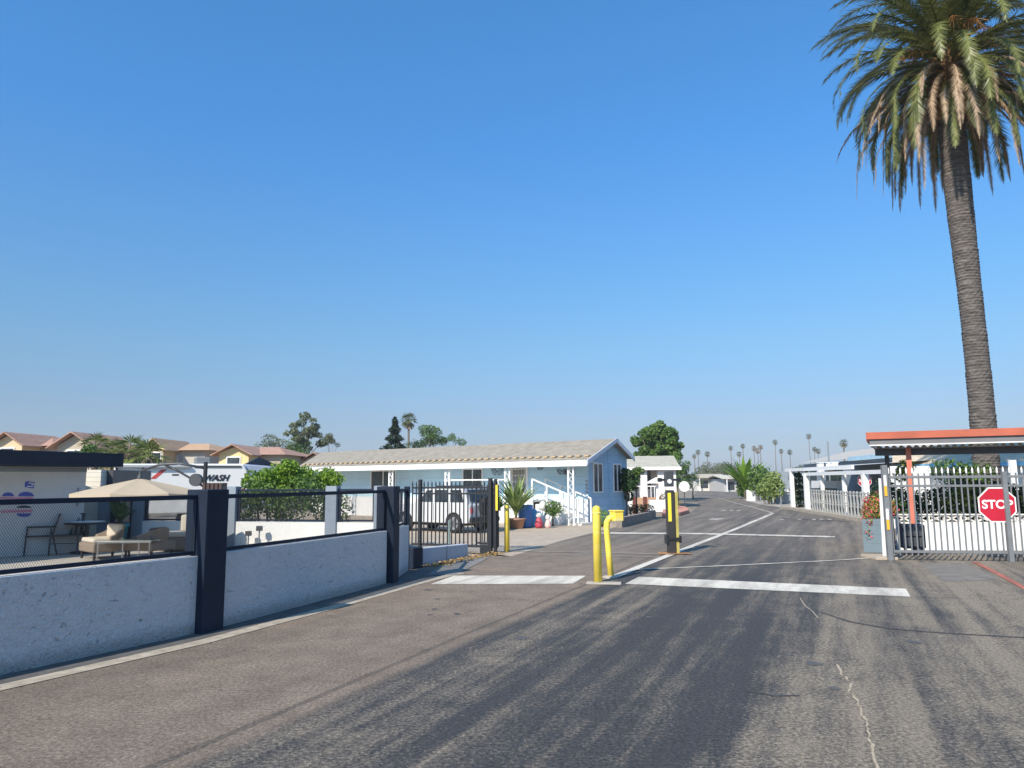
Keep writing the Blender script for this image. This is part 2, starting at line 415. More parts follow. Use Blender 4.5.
L_BRIGHT = leafmat('bright_leaves', (.09, .19, .02), (.24, .38, .04), trans=.35)
L_MID = leafmat('mid_leaves', (.035, .085, .02), (.14, .23, .05))
L_DARK = leafmat('dark_leaves', (.015, .04, .014), (.06, .115, .03))
L_OLIVE = leafmat('olive_leaves', (.05, .075, .03), (.19, .21, .10))
L_CONIF = leafmat('conifer_needles', (.02, .042, .028), (.06, .095, .05))
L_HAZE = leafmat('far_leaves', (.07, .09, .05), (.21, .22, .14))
L_PALM = leafmat('palm_leaves', (.055, .075, .022), (.21, .225, .075), rough=.4, trans=.2)
L_PALMD = leafmat('dead_palm_leaves', (.16, .11, .07), (.46, .34, .23), rough=.7, trans=.2)
L_PINK = leafmat('pink_bracts', (.55, .05, .08), (.80, .16, .20), tint=(.85, .35, .12), trans=.35)
L_YEL = leafmat('yellow_green_leaves', (.13, .18, .03), (.42, .42, .07), trans=.35)
L_VAR = leafmat('sword_leaves', (.08, .15, .03), (.30, .38, .12), trans=.3)

# ------------------------------------------------------------------ ground
gm = MB(); gm.face([(-900, -60, -.03), (900, -60, -.03), (900, 1800, -.03), (-900, 1800, -.03)])
struct('ground', gm, DIRT)
road_pts = [(-4.15 - .35, 4.4), (-5.6, 2.2), (-7, -6), (16, -12), (60, 0), (60, 40), G(905, 519), G(868, 517.5), G(835, 515.5), G(800, 510), G(760, 504.5), G(742, 499.5),
            G(742, 492), G(738, 488.5), G(700, 489.5), G(692, 497), G(700, 505), G(690, 513), G(655, 520), G(612, 528), G(560, 541), G(512, 556), (-.9, 16.3), G(455, 562), G(425, 567), G(400, 574), (-2.1, 12.3), (-3.4, 8.5), (-4.5, 6.5)]
sheet('road', road_pts, 0.0, ASPH)
sheet('driveway', [G(512, 556), G(560, 541), G(612, 528), G(655, 520), G(655, 512), (8, 40), (-12, 44), (-16, 34), (-4, 21), (-2.6, 18.9), (-.5, 17.3)], -.004, CONC)
sheet('patio', [(-5.6, 5.0), (-3.6, 8.6), (-2.2, 12.3), (-2.1, 14.2), (-2.7, 19.0), (-11.5, 21.5), (-14, 16), (-14, 4)], -.006, PATIO)
sheet('verge', [G(900, 519), G(868, 517.4), G(835, 515.4), G(800, 509.9), G(760, 504.4), G(742, 499.4), (60, 80), (60, 30)], -.002, paint('pale_concrete', (.36, .33, .29), .9, .15, .6))

# flush concrete strip beside the wall
cb = MB(); cpts = [(-6.2, 2.2), (-4.95, 4.5), (-4.10, 6.25), (-3.17, 7.93), (-2.25, 10.2), (-1.45, 12.4), (-1.05, 13.35), (-.85, 13.7)]
for i in range(len(cpts) - 1):
    a, b = Vector((*cpts[i], 0)), Vector((*cpts[i+1], 0))
    def nn(j):
        p = Vector(cpts[max(j-1, 0)]); q = Vector(cpts[min(j+1, len(cpts)-1)]); d = (q - p).normalized(); return Vector((-d.y, d.x, 0)) * .20
    va, vb = nn(i), nn(i+1)
    cb.face([(a.x, a.y, .006), (b.x, b.y, .006), (b.x+vb.x, b.y+vb.y, .006), (a.x+va.x, a.y+va.y, .006)])
struct('gutter_strip', cb, KERB)
# dark asphalt between strip and wall
DARK_ASPH = paint('dark_asphalt', (.10, .095, .09), .9, .3, 5, bump=.6, bscale=50)
sheet('dark_edge', [(-6.4, 2.3), (-5.1, 4.6), (-4.25, 6.33), (-3.32, 8.0), (-2.4, 10.25), (-1.6, 12.45), (-1.2, 13.4), (-.9, 14.1), (-1.95, 14.3), (-2.1, 12.3), (-3.5, 8.5), (-4.6, 6.6), (-5.8, 4.5), (-6.8, 2.4)], .003, DARK_ASPH)

WP = road_paint('white_road_paint', (.66, .61, .52), .34)
WP2 = road_paint('worn_road_paint', (.46, .42, .36), .38)
RP = road_paint('red_road_paint', (.50, .17, .12), .40)
def marking(name, pts, z, mat): return sheet(name, pts, z, mat)
marking('painted_bar', [G(430.5, 584.5), G(454, 575.8), G(586, 576), G(573, 584)], .005, WP)
marking('painted_bar', [G(625, 584), G(639, 577), G(906, 589), G(910.5, 597)], .005, WP)
def pline(name, pts, w, z, mat):
    mb = MB(); P = [Vector((p[0], p[1])) for p in pts]
    for i in range(len(P) - 1):
        d0 = (P[i+1] - P[max(i-1, 0)]).normalized(); d1 = (P[min(i+2, len(P)-1)] - P[i]).normalized()
        ww = w if isinstance(w, (int, float)) else w[i]; w1 = w if isinstance(w, (int, float)) else w[i+1]
        a = Vector((-d0.y, d0.x)) * ww / 2; b = Vector((-d1.y, d1.x)) * w1 / 2
        mb.face([(*(P[i]-a), z), (*(P[i+1]-b), z), (*(P[i+1]+b), z), (*(P[i]+a), z)])
    return struct(name, mb, mat)
pline('painted_line', [G(612, 578), G(640, 567), G(700, 543.2), G(735, 529.5), G(760, 519), G(773, 513.5)], .17, .009, WP)
pline('painted_line', [G(773, 513.2), G(750, 506.5), G(735, 503), G(718, 498)], .14, .009, WP2)
pline('painted_line', [G(600, 533.3), G(700, 534), G(770, 535.6), G(835, 537.2)], .55, .012, WP)
pline('painted_line', [G(637, 570), G(730, 566), G(832, 561), G(886, 557.5)], .09, .012, WP)
pline('painted_line', [G(513, 551.3), G(600, 553), G(672, 555)], .09, .012, WP2)
pline('painted_line', [G(513, 554.3), G(600, 555.8), G(660, 557.5)], .04, .012, WP2)
pline('painted_line', [G(974, 562), G(1000, 575), G(1060, 608)], .10, .009, RP)
pline('painted_line', [G(778, 518.6), G(800, 519.2), G(850, 521.5)], .25, .009, paint('dark_seal', (.06, .06, .06), .8))
for x in (779, 797, 811, 819, 827): marking('painted_dash', [G(x, 520.0), G(x+2, 519.0), G(x+5, 519.3), G(x+4, 520.3)], .013, WP2)
marking('painted_dash', [G(708, 520.2), G(712, 518.2), G(725, 518), G(721, 520)], .006, WP2)
for x in (721, 729, 736): marking('painted_dash', [G(x, 510.8), G(x+1, 510), G(x+5, 510), G(x+4, 510.9)], .006, WP2)
# pale crack, tyre scuffs
rng = random.Random(3)
ck = [(837, 664), (842, 674), (851, 683), (849, 692), (858, 702), (863, 716), (866, 722), (868, 734), (872, 745), (874, 758), (880, 775), (884, 800)]
ck2 = []
for (xa_, ya_), (xb_, yb_) in zip(ck, ck[1:]):
    for k in range(5): ck2.append((xa_ + (xb_-xa_)*k/5 + rng.uniform(-1.6, 1.6), ya_ + (yb_-ya_)*k/5))
pline('road_crack', [G(x, y) for x, y in ck2], [rng.uniform(.004, .024) for _ in ck2], .004, paint('crack_fill', (.40, .33, .24), .95, .3, 20))
pline('road_crack', [G(800, 598), G(805, 606), G(812, 611), G(818, 618)], .012, .004, paint('crack_fill', (.4, .33, .24)))
SC = paint('tyre_rubber_mark', (.055, .053, .052), .8, .4, 8)
pline('tyre_mark', [G(820, 612), G(850, 622), G(890, 629), G(940, 633), G(1000, 636.5), G(1060, 640)], [.02, .05, .07, .06, .05, .04], .004, SC)
pline('tyre_mark', [G(745, 691), G(775, 696), G(800, 696)], [.02, .05, .02], .004, SC)
rng = random.Random(17)
OIL = paint('oil_stain', (.10, .09, .08), .6, .35, 9)
for k in range(16):
    c = Vector((2.6 + rng.gauss(0, 1.4), 8.6 + rng.gauss(0, 1.9), 0)) if k < 11 else Vector((-1.2 + rng.gauss(0, .5), 9.5 + rng.gauss(0, 1.6), 0)); r0 = rng.uniform(.02, .07)
    n_ = 14; sheet('oil_stain', [(c.x + r0 * rng.uniform(.6, 1.25) * math.cos(2*PI*j/n_), c.y + 1.3 * r0 * rng.uniform(.6, 1.25) * math.sin(2*PI*j/n_)) for j in range(n_)], .004, OIL)
PATCH2 = paint('old_patch', (.185, .168, .145), .9, .25, 4, bump=.5, bscale=60)
marking('asphalt_patch', [G(918, 563), G(965, 563), G(1000, 580), G(945, 582)], .003, PATCH2)
marking('asphalt_patch', [G(460, 556), G(492, 556.5), G(456, 575), G(427, 575)], .008, paint('bright_patch', (.20, .19, .175), .9, .2, 4, bump=.4))

# dry leaves by the small wall
rng = random.Random(11); dl = MB()
for _ in range(420):
    u = rng.random(); p = G(430 + 66 * u, 567 - 13 * u) + Vector((rng.gauss(0, .12), rng.gauss(0, .12), .01 + rng.random() * .04))
    a = rng.uniform(0, 6.28); t = Vector((math.cos(a), math.sin(a), rng.uniform(-.4, .4))) * rng.uniform(.02, .05); q = Vector((-t.y, t.x, rng.uniform(-.02, .02))) * .6
    dl.face([p - t, p + q, p + t, p - q])
tag(dl.build('dry_leaves', leafmat('dry_leaf_litter', (.30, .16, .05), (.62, .40, .14))), 'dry orange leaf litter gathered along the foot of the small block wall', 'leaves', kind='stuff')

# ------------------------------------------------------------------ stucco wall with mesh railing (left)
WALLPTS = [Vector((-6.9, 2.2)), Vector((-3.44, 8.58)), Vector((-2.02, 12.55)), Vector((-1.96, 14.25))]
wall = thing('stucco_wall', 'low white stucco wall topped by dark mesh panels between navy posts', 'wall', (0, 0, 0))
def mesh_panel(mb, p, q, z0, z1, cell=.023, w=.0030, y=0):
    """expanded-metal grid: crossing diagonal strands"""
    L = (q - p).length; d = (q - p) / L; H = z1 - z0; n = Vector((d.y, -d.x, 0)).normalized() * .0022
    c = cell; k = 1.55                                   # taller than wide diamonds
    i = -H / k
    while i < L:
        for sgn in (1, -1):
            s0, s1 = max(i, 0), min(i + H / k, L)
            if s1 <= s0: continue
            za, zb = (s0 - i) * k, (s1 - i) * k
            if sgn < 0: za, zb = H - za, H - zb
            P, Q = p + d * s0, p + d * s1
            P = Vector((P.x, P.y, z0 + za)); Q = Vector((Q.x, Q.y, z0 + zb))
            t = (Q - P).normalized(); s = t.cross(Vector((n.x, n.y, 0)).normalized()) * w / 2
            mb.face([P - s + n*sgn, Q - s + n*sgn, Q + s + n*sgn, P + s + n*sgn])
        i += c
WH = .84
for i in range(3):
    p, q = WALLPTS[i], WALLPTS[i+1]; d = (q - p).normalized(); nrm = Vector((-d.y, d.x))
    if i: p = p + d * .17
    q = q - d * (.15 if i < 2 else .05)
    wb = MB(); poly = [p, q, q + nrm * .16, p + nrm * .16]
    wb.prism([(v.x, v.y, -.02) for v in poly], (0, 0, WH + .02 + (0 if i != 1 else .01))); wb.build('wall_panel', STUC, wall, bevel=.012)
    fr = MB(); mid = nrm * .07
    a, b = p + mid, q + mid
    pz = lambda v, z: (v.x, v.y, z)
    fr.bar(pz(a, 1.49), pz(b, 1.49), .05, .05); fr.bar(pz(a, WH + .035), pz(b, WH + .035), .04, .04)
    fr.bar(pz(a + d*.02, WH), pz(a + d*.02, 1.47), .04); fr.bar(pz(b - d*.02, WH), pz(b - d*.02, 1.47), .04)
    fr.build('railing_frame', NAVY, wall, bevel=.004)
    ms = MB(); mesh_panel(ms, a, b, WH + .05, 1.47); ms.build('mesh_infill', BLACK, wall)
for i, (pt, wd) in enumerate(((WALLPTS[1], .32), (WALLPTS[2], .24))):
    d = (WALLPTS[i+2] - WALLPTS[i]).normalized(); ang = math.atan2(d.y, d.x); c = pt + Vector((-d.y, d.x)) * .08
    pb = MB(); pb.box((-wd/2, -.17, -.02), (wd/2, .15, 1.575), ang, (c.x, c.y, 0)); pb.build('post', NAVY, wall, bevel=.012)
p = WALLPTS[3]; pb = MB(); pb.box((-.05, -.06, -.02), (.05, .06, 1.56), 0, (p.x - .05, p.y, 0)); pb.build('post', NAVY, wall, bevel=.008)

# small block wall by the gate
a, b = G(422, 566), G(468, 556.5); d = (b - a).normalized(); nr = Vector((-d.y, d.x, 0))
bw = thing('block_wall', 'knee high pale grey block wall in front of the black gate', 'wall', a)
mb = MB(); L = (b - a).length; ang = math.atan2(d.y, d.x)
mb.prism([(0, 0, -.02), (d.x*L, d.y*L, -.02), (d.x*L, d.y*L, .27), (0, 0, .34)], nr * .2)
mb.build('wall_panel', banded('grey_blocks', (.42, .45, .50), (.22, .23, .25), .4, 'X', .04, .9), bw, bevel=.01)
mb = MB(); mb.box((-.36, -.02, -.02), (-.005, .24, .37), ang); mb.build('end_block', NAVY, bw, bevel=.01)
dr = MB(); pd = G(448, 545)
dr.tube([(0, 0, 0), (0, 0, .62)], .035, 10); tag(dr.build('stub_post', paint('green_grey_paint', (.20, .27, .26), .5), loc=(pd.x, pd.y + .3, 0)), 'short pale green stub post standing behind the black gate pickets', 'post')

# ------------------------------------------------------------------ picket gates
def picket_gate(name, label, p, q, z0, z1, pitch, w, mat, rails, tips, posts, extra=None, capmat=None, panels=True):
    p, q = Vector(p), Vector(q); L = (q - p).length; d = (q - p) / L; ang = math.atan2(d.y, d.x)
    t = thing(name, label, 'gate', p, ang)
    pk = MB(); n = int(L / pitch)
    for i in range(n + 1):
        x = i * L / n
        pk.box((x - w/2, -w/2, z0), (x + w/2, w/2, z1))
        if tips:
            pk.raw([(x-w/2,-w/2,z1),(x+w/2,-w/2,z1),(x+w/2,w/2,z1),(x-w/2,w/2,z1),(x,0,z1+.05)], [(0,1,4),(1,2,4),(2,3,4),(3,0,4)])
    pk.build('picket_panel', mat, t)
    for z, hh in rails:
        r = MB(); r.box((0, -.022, z - hh/2), (L, .022, z + hh/2)); r.build('rail', mat, t, bevel=.003)
    for x, pw, ph in posts:
        r = MB(); r.box((x - pw/2, -pw/2 - .045, 0), (x + pw/2, pw/2 - .02, ph)); r.build('post', mat, t, bevel=.005)
    return t, d, L
gl0, gl1 = G(411, 549), G(493, 555.5)
gl0 = Vector((-2.45, 18.3, 0)); gl1 = Vector((-.36, 17.35, 0))
lg, _, LL = picket_gate('picket_gate', 'black steel picket gate with a yellow reflector on its edge post', gl0, gl1, .12, 1.62, .105, .024, BLACK, ((1.50, .045), (1.36, .04), (.15, .05)), True,
             ((.24, .07, 1.70), (2.14, .075, 1.72), (2.27, .05, 1.70)))
y = MB(); y.box((LL + .0, -.085, .98), (LL + .05, -.07, 1.56)); y.build('reflector', YSTRIP, lg)
# second leaf folded behind
lg2, _, _ = picket_gate('picket_gate', 'second black picket gate leaf parked just behind the one with the yellow reflector', gl1 + Vector((-.50, .56, 0)), gl1 + Vector((.02, .35, 0)), .12, 1.56, .12, .022, BLACK, ((1.40, .04), (.20, .04)), False, ((.5, .06, 1.6),))
mb = MB(); mb.box((-.13, -.08, 0), (.13, .08, .20)); mb.box((-.10, -.06, .20), (.10, .06, .25))
tag(mb.build('gate_motor', BLACK, loc=gl1 + Vector((-.26, .17, 0)), rz=-.4, bevel=.01), 'black gate motor housing at the foot of the black picket gate', 'gate motor')

rg0, rg1 = Vector((7.67, 15.45, 0)), Vector((13.0, 14.45, 0))
GREYP = paint('grey_gate_paint', (.17, .18, .19), .4, .12, 5)
WTIP = WHITE
rg, rd, RL = picket_gate('picket_gate', 'grey steel picket gate with a stop sign and orange reflectors on its end post', rg0, rg1, .10, 1.80, .112, .024, GREYP, ((1.68, .05), (1.50, .045), (.18, .05)), False,
             ((.02, .10, 1.93), (2.25, .085, 1.78)))
n = int(RL / .112)
for i in range(1, n + 1):
    x = i * RL / n; cp = MB().lathe([(.006, 1.74), (.017, 1.76), (.017, 1.80), (.02, 1.82), (.012, 1.85), (.004, 1.88)], (0, 0, 0), 6)
    if i == 1: cap0 = cp.build('picket_cap', WHITE, rg, loc=(x, 0, 0))
    else:
        c_ = cap0.copy(); COL.objects.link(c_); c_.parent = rg; c_.location = (x, 0, 0)
for z, c in ((1.30, YSTRIP), (.62, YSTRIP)):
    mb = MB(); mb.box((-.02, -.112, z), (.03, -.097, z + .2)); mb.build('reflector', paint('orange_reflector', (.85, .42, .03), .35), rg)
    mb = MB(); mb.box((-.02, -.112, z + .205), (.03, -.097, z + .42)); mb.build('reflector', WHITE, rg)
# stop sign hung on the gate
SRED = paint('sign_red', (.46, .010, .03), .45, .1, 4)
def stop_sign(label, loc, rz, R, post=None):
    t = thing('stop_sign', label, 'stop sign', loc, rz)
    def octo(r, y, th):
        mb = MB(); mb.prism([(r*math.cos(PI/8 + k*PI/4), y, r*math.sin(PI/8 + k*PI/4)) for k in range(8)], (0, th, 0)); return mb
    octo(R, 0, .004).build('border', WHITE, t); octo(R*.925, -.004, .003).build('face', SRED, t)
    text_mesh('lettering', 'STOP', R * .63, WHITE, t, (0, -.006, 0), (PI/2, 0, 0), bold=R*.018, depth=.001)
    if post: post(t)
    return t
sx = 2.08
pos = rg0 + rd * sx
ss = stop_sign('red octagonal stop sign hung on the pickets of the grey gate', (pos.x, pos.y - .032, 1.12), math.atan2(rd.y, rd.x), .375)
# leaning white pole beside the gate post
mb = MB(); mb.tube([(0, 0, 0), (0, 0, .5), (0, 0, 1.66)], [.05, .045, .03], 10); mb.box((-.10, -.10, 0), (.10, .10, .03))
tag(mb.build('pole', WHITE_OLD, loc=(7.75, 15.75, 0)), 'slim white pole standing beside the grey end post of the right gate', 'pole')
mb = MB(); mb.box((-.2, -.2, 0), (.25, .5, .06)); tag(mb.build('concrete_pad', CONC, loc=(7.62, 15.65, 0), bevel=.01), 'worn concrete pad under the slim white pole', 'pad')

# ------------------------------------------------------------------ planter with bougainvillea
p0, p1 = G(863, 551), G(889, 556); 
pl = thing('planter_box', 'square blue grey block planter full of pink flowers', 'planter', (8.36, 17.3, 0), -.46)
PB = banded('blue_grey_blocks', (.15, .20, .23), (.11, .15, .17), .2, 'Z', .05, .85)
mb = MB(); mb.box((-.29, -.35, 0), (.31, .45, .74)); mb.box((-.24, -.3, .74), (.26, .4, .75)); mb.build('box', PB, pl, bevel=.008)
fb = thing('bougainvillea', 'pink and orange bougainvillea bush spilling from the blue grey planter', 'bush', (8.40, 17.35, .74))
rng = random.Random(5)
mb = MB(); mb.tube([(.1, 0, 0), (.12, 0, .25), (.14, .05, .5)], [.04, .03, .02], 6); mb.build('stem', BARK, fb)
bl = [(.12, 0, .28, .30, .32, .26), (-.12, -.1, .14, .26, .3, .22), (.14, .05, .48, .17, .2, .15), (-.30, -.2, -.05, .13, .16, .2), (-.36, -.25, -.32, .09, .1, .18), (.28, 0, .2, .2, .25, .2), (-.05, .1, .36, .2, .2, .18)]
leaves(MB(), bl, 0, .1, rng)
mb = MB(); leaves(mb, bl, 900, .055, rng, aspect=.8); mb.build('flowers', L_PINK, fb)
mb = MB(); leaves(mb, bl, 1300, .06, rng, inner=.3); mb.build('foliage', L_YEL, fb)
mb = MB(); leaves(mb, bl, 1000, .06, rng, inner=.3); mb.build('foliage', L_MID, fb)

# ------------------------------------------------------------------ white low wall, box, hedge behind right gate
RWz = .58; wy = 17.3
rw = thing('low_wall', 'low white panelled wall with a pierced block course behind the grey gate', 'wall', (8.15, 17.7, 0), -.12)
mb = MB(); mb.box((0.85, 0, 0), (6.5, .12, .62)); mb.build('wall_panel', banded('white_panels', (.76, .77, .78), (.5, .5, .52), .41, 'X', .04), rw, bevel=.006)
mb = MB(); x = .85
mb.box((.85, 0, .62), (6.5, .12, .645)); mb.box((.85, 0, .80), (6.5, .12, .83))
while x < 6.4:
    mb.box((x, 0.01, .64), (x + .035, .11, .81))
    mb.bar((x+.02, .06, .65), (x+.33, .06, .80), .06, .03); mb.bar((x+.02, .06, .80), (x+.33, .06, .65), .06, .03)
    x += .35
mb.build('pierced_course', WHITE_OLD, rw)
eb = thing('equipment_box', 'dark panelled box on stubby feet between the grey gate and white wall', 'box', (8.75, 16.55, 0), -.2)
mb = MB(); mb.box((-.24, -.17, .14), (.24, .17, .66)); mb.build('body', NAVY, eb, bevel=.04)
mb = MB()
for i in range(3):
    for j in range(2): mb.box((-.20 + .14*i, -.19, .19 + .22*j), (-.08 + .14*i, -.172, .38 + .22*j))
mb.build('panels', DGREY, eb, bevel=.005)
for sx_ in (-.17, 0, .17):
    mb = MB(); mb.tube([(sx_, -.1, 0), (sx_, -.1, .14)], .035, 8); mb.tube([(sx_-.03, -.1, .045), (sx_+.03, -.1, .045)], .045, 10); mb.build('foot', RUBBER, eb)

rng = random.Random(8)
def hedge(name, label, blobs, n, ls, mat, seed, cat='hedge', stems=6, group=None, z=0):
    rng = random.Random(seed); c = Vector((sum(b[0] for b in blobs)/len(blobs), sum(b[1] for b in blobs)/len(blobs), z))
    t = thing(name, label, cat, c, 0, group); bl = [(b[0]-c.x, b[1]-c.y, b[2]-z, *b[3:]) for b in blobs]
    mb = MB()
    for b in bl[:stems]: mb.tube([(b[0]*.8, b[1]*.8, 0), (b[0]*.9, b[1], max(.1, b[2]*.6)), b[:3]], [.04, .03, .01], 6)
    mb.build('stem', BARK, t)
    mb = MB(); leaves(mb, bl, n, ls, rng); mb.build('foliage', mat, t)
    return t
hb = []
for i in range(20):
    x = 9.2 + i * .26; hb.append((x, 18.6 + rng.uniform(-.2, .2), .95 + rng.uniform(-.15, .25), .38, .35, .42))
hedge('hedge', 'dark green hedge growing behind the low white wall and grey gate', hb, 9000, .10, L_DARK, 21)
hedge('shrub', 'yellow green shrub in front of the palm trunk behind the grey gate', [(11.2, 18.2, 1.2, .42, .3, .33), (10.7, 18.2, 1.05, .35, .3, .3), (11.55, 18.25, .95, .3, .3, .3), (12.7, 18.2, 1.15, .4, .3, .35)], 800, .10, L_YEL, 22, 'shrub')
hedge('shrub', 'small lime shrub poking above the gate beside the orange post', [(10.15, 19.2, 1.95, .22, .2, .2), (10.0, 19.2, 1.75, .2, .2, .2)], 500, .09, L_YEL, 23, 'shrub')
hedge('shrub', 'dark shrub poking above the grey gate left of the palm trunk', [(11.3, 19.3, 1.85, .5, .3, .32), (12.0, 19.3, 1.8, .5, .3, .3), (11.8, 19.3, 1.4, .5, .3, .4)], 1600, .10, L_MID, 24, 'shrub')

# ------------------------------------------------------------------ orange shelter
sh = thing('shelter', 'long flat shelter with orange fascia and corrugated metal roof', 'shelter', (0, 0, 0))
ORANGE = paint('orange_fascia', (.40, .095, .05), .65, .18, 2, dirt=((.27, .08, .05), .7))
ORG2 = paint('salmon_post_paint', (.56, .16, .10), .55, .15, 3)
Ys = 17.0
q0 = A(866, 437.5, Ys); q1 = A(1024, 430, 15.6)
q0 = Vector((q0.x, q0.y, q0.z)); dd = Vector((q1.x - q0.x, q1.y - q0.y, 0)).normalized()
Ls = 9.0; nb = Vector((.53, .848, 0))
zt = A(866, 432.5, Ys).z
def sp_(u, v, z): return q0 * Vector((1, 1, 0)).x if False else Vector((q0.x + dd.x*u + nb.x*v, q0.y + dd.y*u + nb.y*v, z))
def sbox(mb, u0, u1, v0, v1, z0, z1, dz=0.0):
    P = [sp_(u0, v0, z0), sp_(u1, v0, z0+dz*0), sp_(u1, v1, z0), sp_(u0, v1, z0)]
    mb.prism(P, (0, 0, z1 - z0)); return mb
RS = .22                                                # roof falls towards the back
mb = MB(); sbox(mb, 0, Ls, 0, .04, zt - .16, zt)
mb.build('fascia', ORANGE, sh, bevel=.004)
mb = MB(); mb.prism([sp_(0, .04, zt - .21), sp_(0, .04, zt), sp_(0, 2.6, zt - .10), sp_(0, 2.6, zt - .44)], dd * .04); mb.build('fascia', paint('dark_red_fascia', (.25, .05, .03), .6), sh)
mb = MB(); n = 480
for i in range(n):
    u0, u1 = .06 + i*(Ls-.06)/n, .06 + (i+1)*(Ls-.06)/n
    z0 = .03*math.sin(i*PI/4.0); z1 = .03*math.sin((i+1)*PI/4.0)
    mb.face([sp_(u0, .14, zt-.33+z0), sp_(u1, .14, zt-.33+z1), sp_(u1, 2.6, zt-.36+z1), sp_(u0, 2.6, zt-.36+z0)])
mb.build('corrugated_roof', paint('zinc_sheet', (.42, .43, .44), .45, .12, metal=.3), sh, smooth=True)
mb = MB(); sbox(mb, .06, Ls, .05, .10, zt - .285, zt - .02); mb.build('beam', paint('grey_beam_paint', (.15, .15, .16), .6), sh)
mb = MB(); sbox(mb, .06, Ls, .035, .12, zt - .31, zt - .286); mb.build('beam', WHITE_OLD, sh)
mb = MB(); sbox(mb, .10, Ls, .62, .70, zt - .52, zt - .365); mb.build('beam', DGREY, sh)
for u, v, m_, w in ((.80, .50, ORG2, .11), (5.2, .50, ORG2, .11), (.25, 1.6, DGREY, .10), (5.2, 2.1, DGREY, .1)):
    c = sp_(u, v, 0); mb = MB(); mb.box((-w/2, -w/2, 0), (w/2, w/2, zt - (.345 if v < 1 else .36)), math.atan2(dd.y, dd.x), (c.x, c.y, 0)); mb.build('post', m_, sh, bevel=.006)

# ------------------------------------------------------------------ date palm
def arc_frond(mb, base, az, el, L, droop, rng, nl, lw, ll, twist=.35, hang=.35):
    """one feather frond: curved midrib with leaflets both sides"""
    pts = []; p = Vector(base); e = el; st = L / 14
    for i in range(15):
        pts.append(p.copy())
        p = p + Vector((math.cos(az)*math.cos(e), math.sin(az)*math.cos(e), math.sin(e))) * st
        e -= droop * (.5 + i / 14) / 14
        e = max(e, -PI/2 + .06)
    mb.tube(pts, [max(.004, .035 * (1 - i/14.5)) for i in range(15)], 4, cap=False)
    for i in range(nl):
        s = .10 + .90 * i / (nl - 1); f = s * 14; k = min(13, int(f)); q = pts[k].lerp(pts[k+1], f - k)
        t = (pts[k+1] - pts[k]).normalized(); side = t.cross(Vector((0, 0, 1)))
        if side.length < .15: side = Vector((-math.sin(az), math.cos(az), 0))
        side.normalize(); up = side.cross(t).normalized()
        l = ll * (math.sin(PI * min(1, (s * .92 + .1))) ** .55) * rng.uniform(.8, 1.1) + .03
        for sg in (1, -1):
            d = (side * sg * .75 + t * .75 + up * rng.uniform(.0, twist) - Vector((0, 0, hang * rng.uniform(.5, 1.2)))).normalized()
            w = t * lw * .5
            tip = q + d * l
            mb.face([q - w, q + w, tip])
    return pts[-1]

PX, PY = A(992, 545, 20.0).x, 20.0
palm = thing('date_palm', 'very tall date palm with huge drooping crown behind the orange shelter', 'palm tree', (PX, PY, 0))
topw = A(947, 52, 20.0); TX, TZ = topw.x - PX, topw.z
def palm_bark():
    m, nt, b = new_mat('palm_trunk_bark'); L = nt.links
    tc = N(nt, 'ShaderNodeTexCoord')
    mp = N(nt, 'ShaderNodeMapping'); mp.inputs['Scale'].default_value = (1.4, 1.4, 9.0); L.new(tc.outputs['Object'], mp.inputs['Vector'])
    n1 = N(nt, 'ShaderNodeTexNoise', Scale=2.2, Detail=6.0, Roughness=0.7); L.new(mp.outputs['Vector'], n1.inputs['Vector'])
    r = ramp(nt, [(0.36, (.055, .05, .048)), (0.5, (.115, .102, .093)), (0.68, (.21, .185, .17))]); L.new(n1.outputs['Fac'], r.inputs['Fac'])
    L.new(r.outputs['Color'], b.inputs['Base Color']); b.inputs['Roughness'].default_value = .95; b.inputs['Specular IOR Level'].default_value = .1
    bp = N(nt, 'ShaderNodeBump', Strength=.8, Distance=.04); L.new(n1.outputs['Fac'], bp.inputs['Height']); L.new(bp.outputs['Normal'], b.inputs['Normal'])
    return m
rng = random.Random(42)
NR, NS = 300, 40; tv = []
for i in range(NR + 1):
    s = i / NR; z = s * (TZ - 1.6); x = TX * z / TZ + .06 * math.sin(s * 5)
    Rr = .275 + .055 * s + .04 * math.exp(-s * 14) + .018 * math.sin(s * 9)
    for k in range(NS):
        th = 2*PI*k/NS
        # diamond leaf scars: staggered rows of small ledges
        row = (z / .085); fr_ = row - math.floor(row); stag = .5 * (math.floor(row) % 2)
        lob = abs(((k / NS * 13 + stag) % 1) - .5) * 2
        ledge = .030 * (1 - fr_) * (1 - .7 * lob) + rng.uniform(-.003, .003)
        r_ = Rr + ledge; tv.append((x + r_*math.cos(th), r_*math.sin(th), z))
mb = MB(); mb.raw(tv, [(i*NS+k, i*NS+(k+1)%NS, (i+1)*NS+(k+1)%NS, (i+1)*NS+k) for i in range(NR) for k in range(NS)])
PBARK = palm_bark(); mb.build('trunk', PBARK, palm)
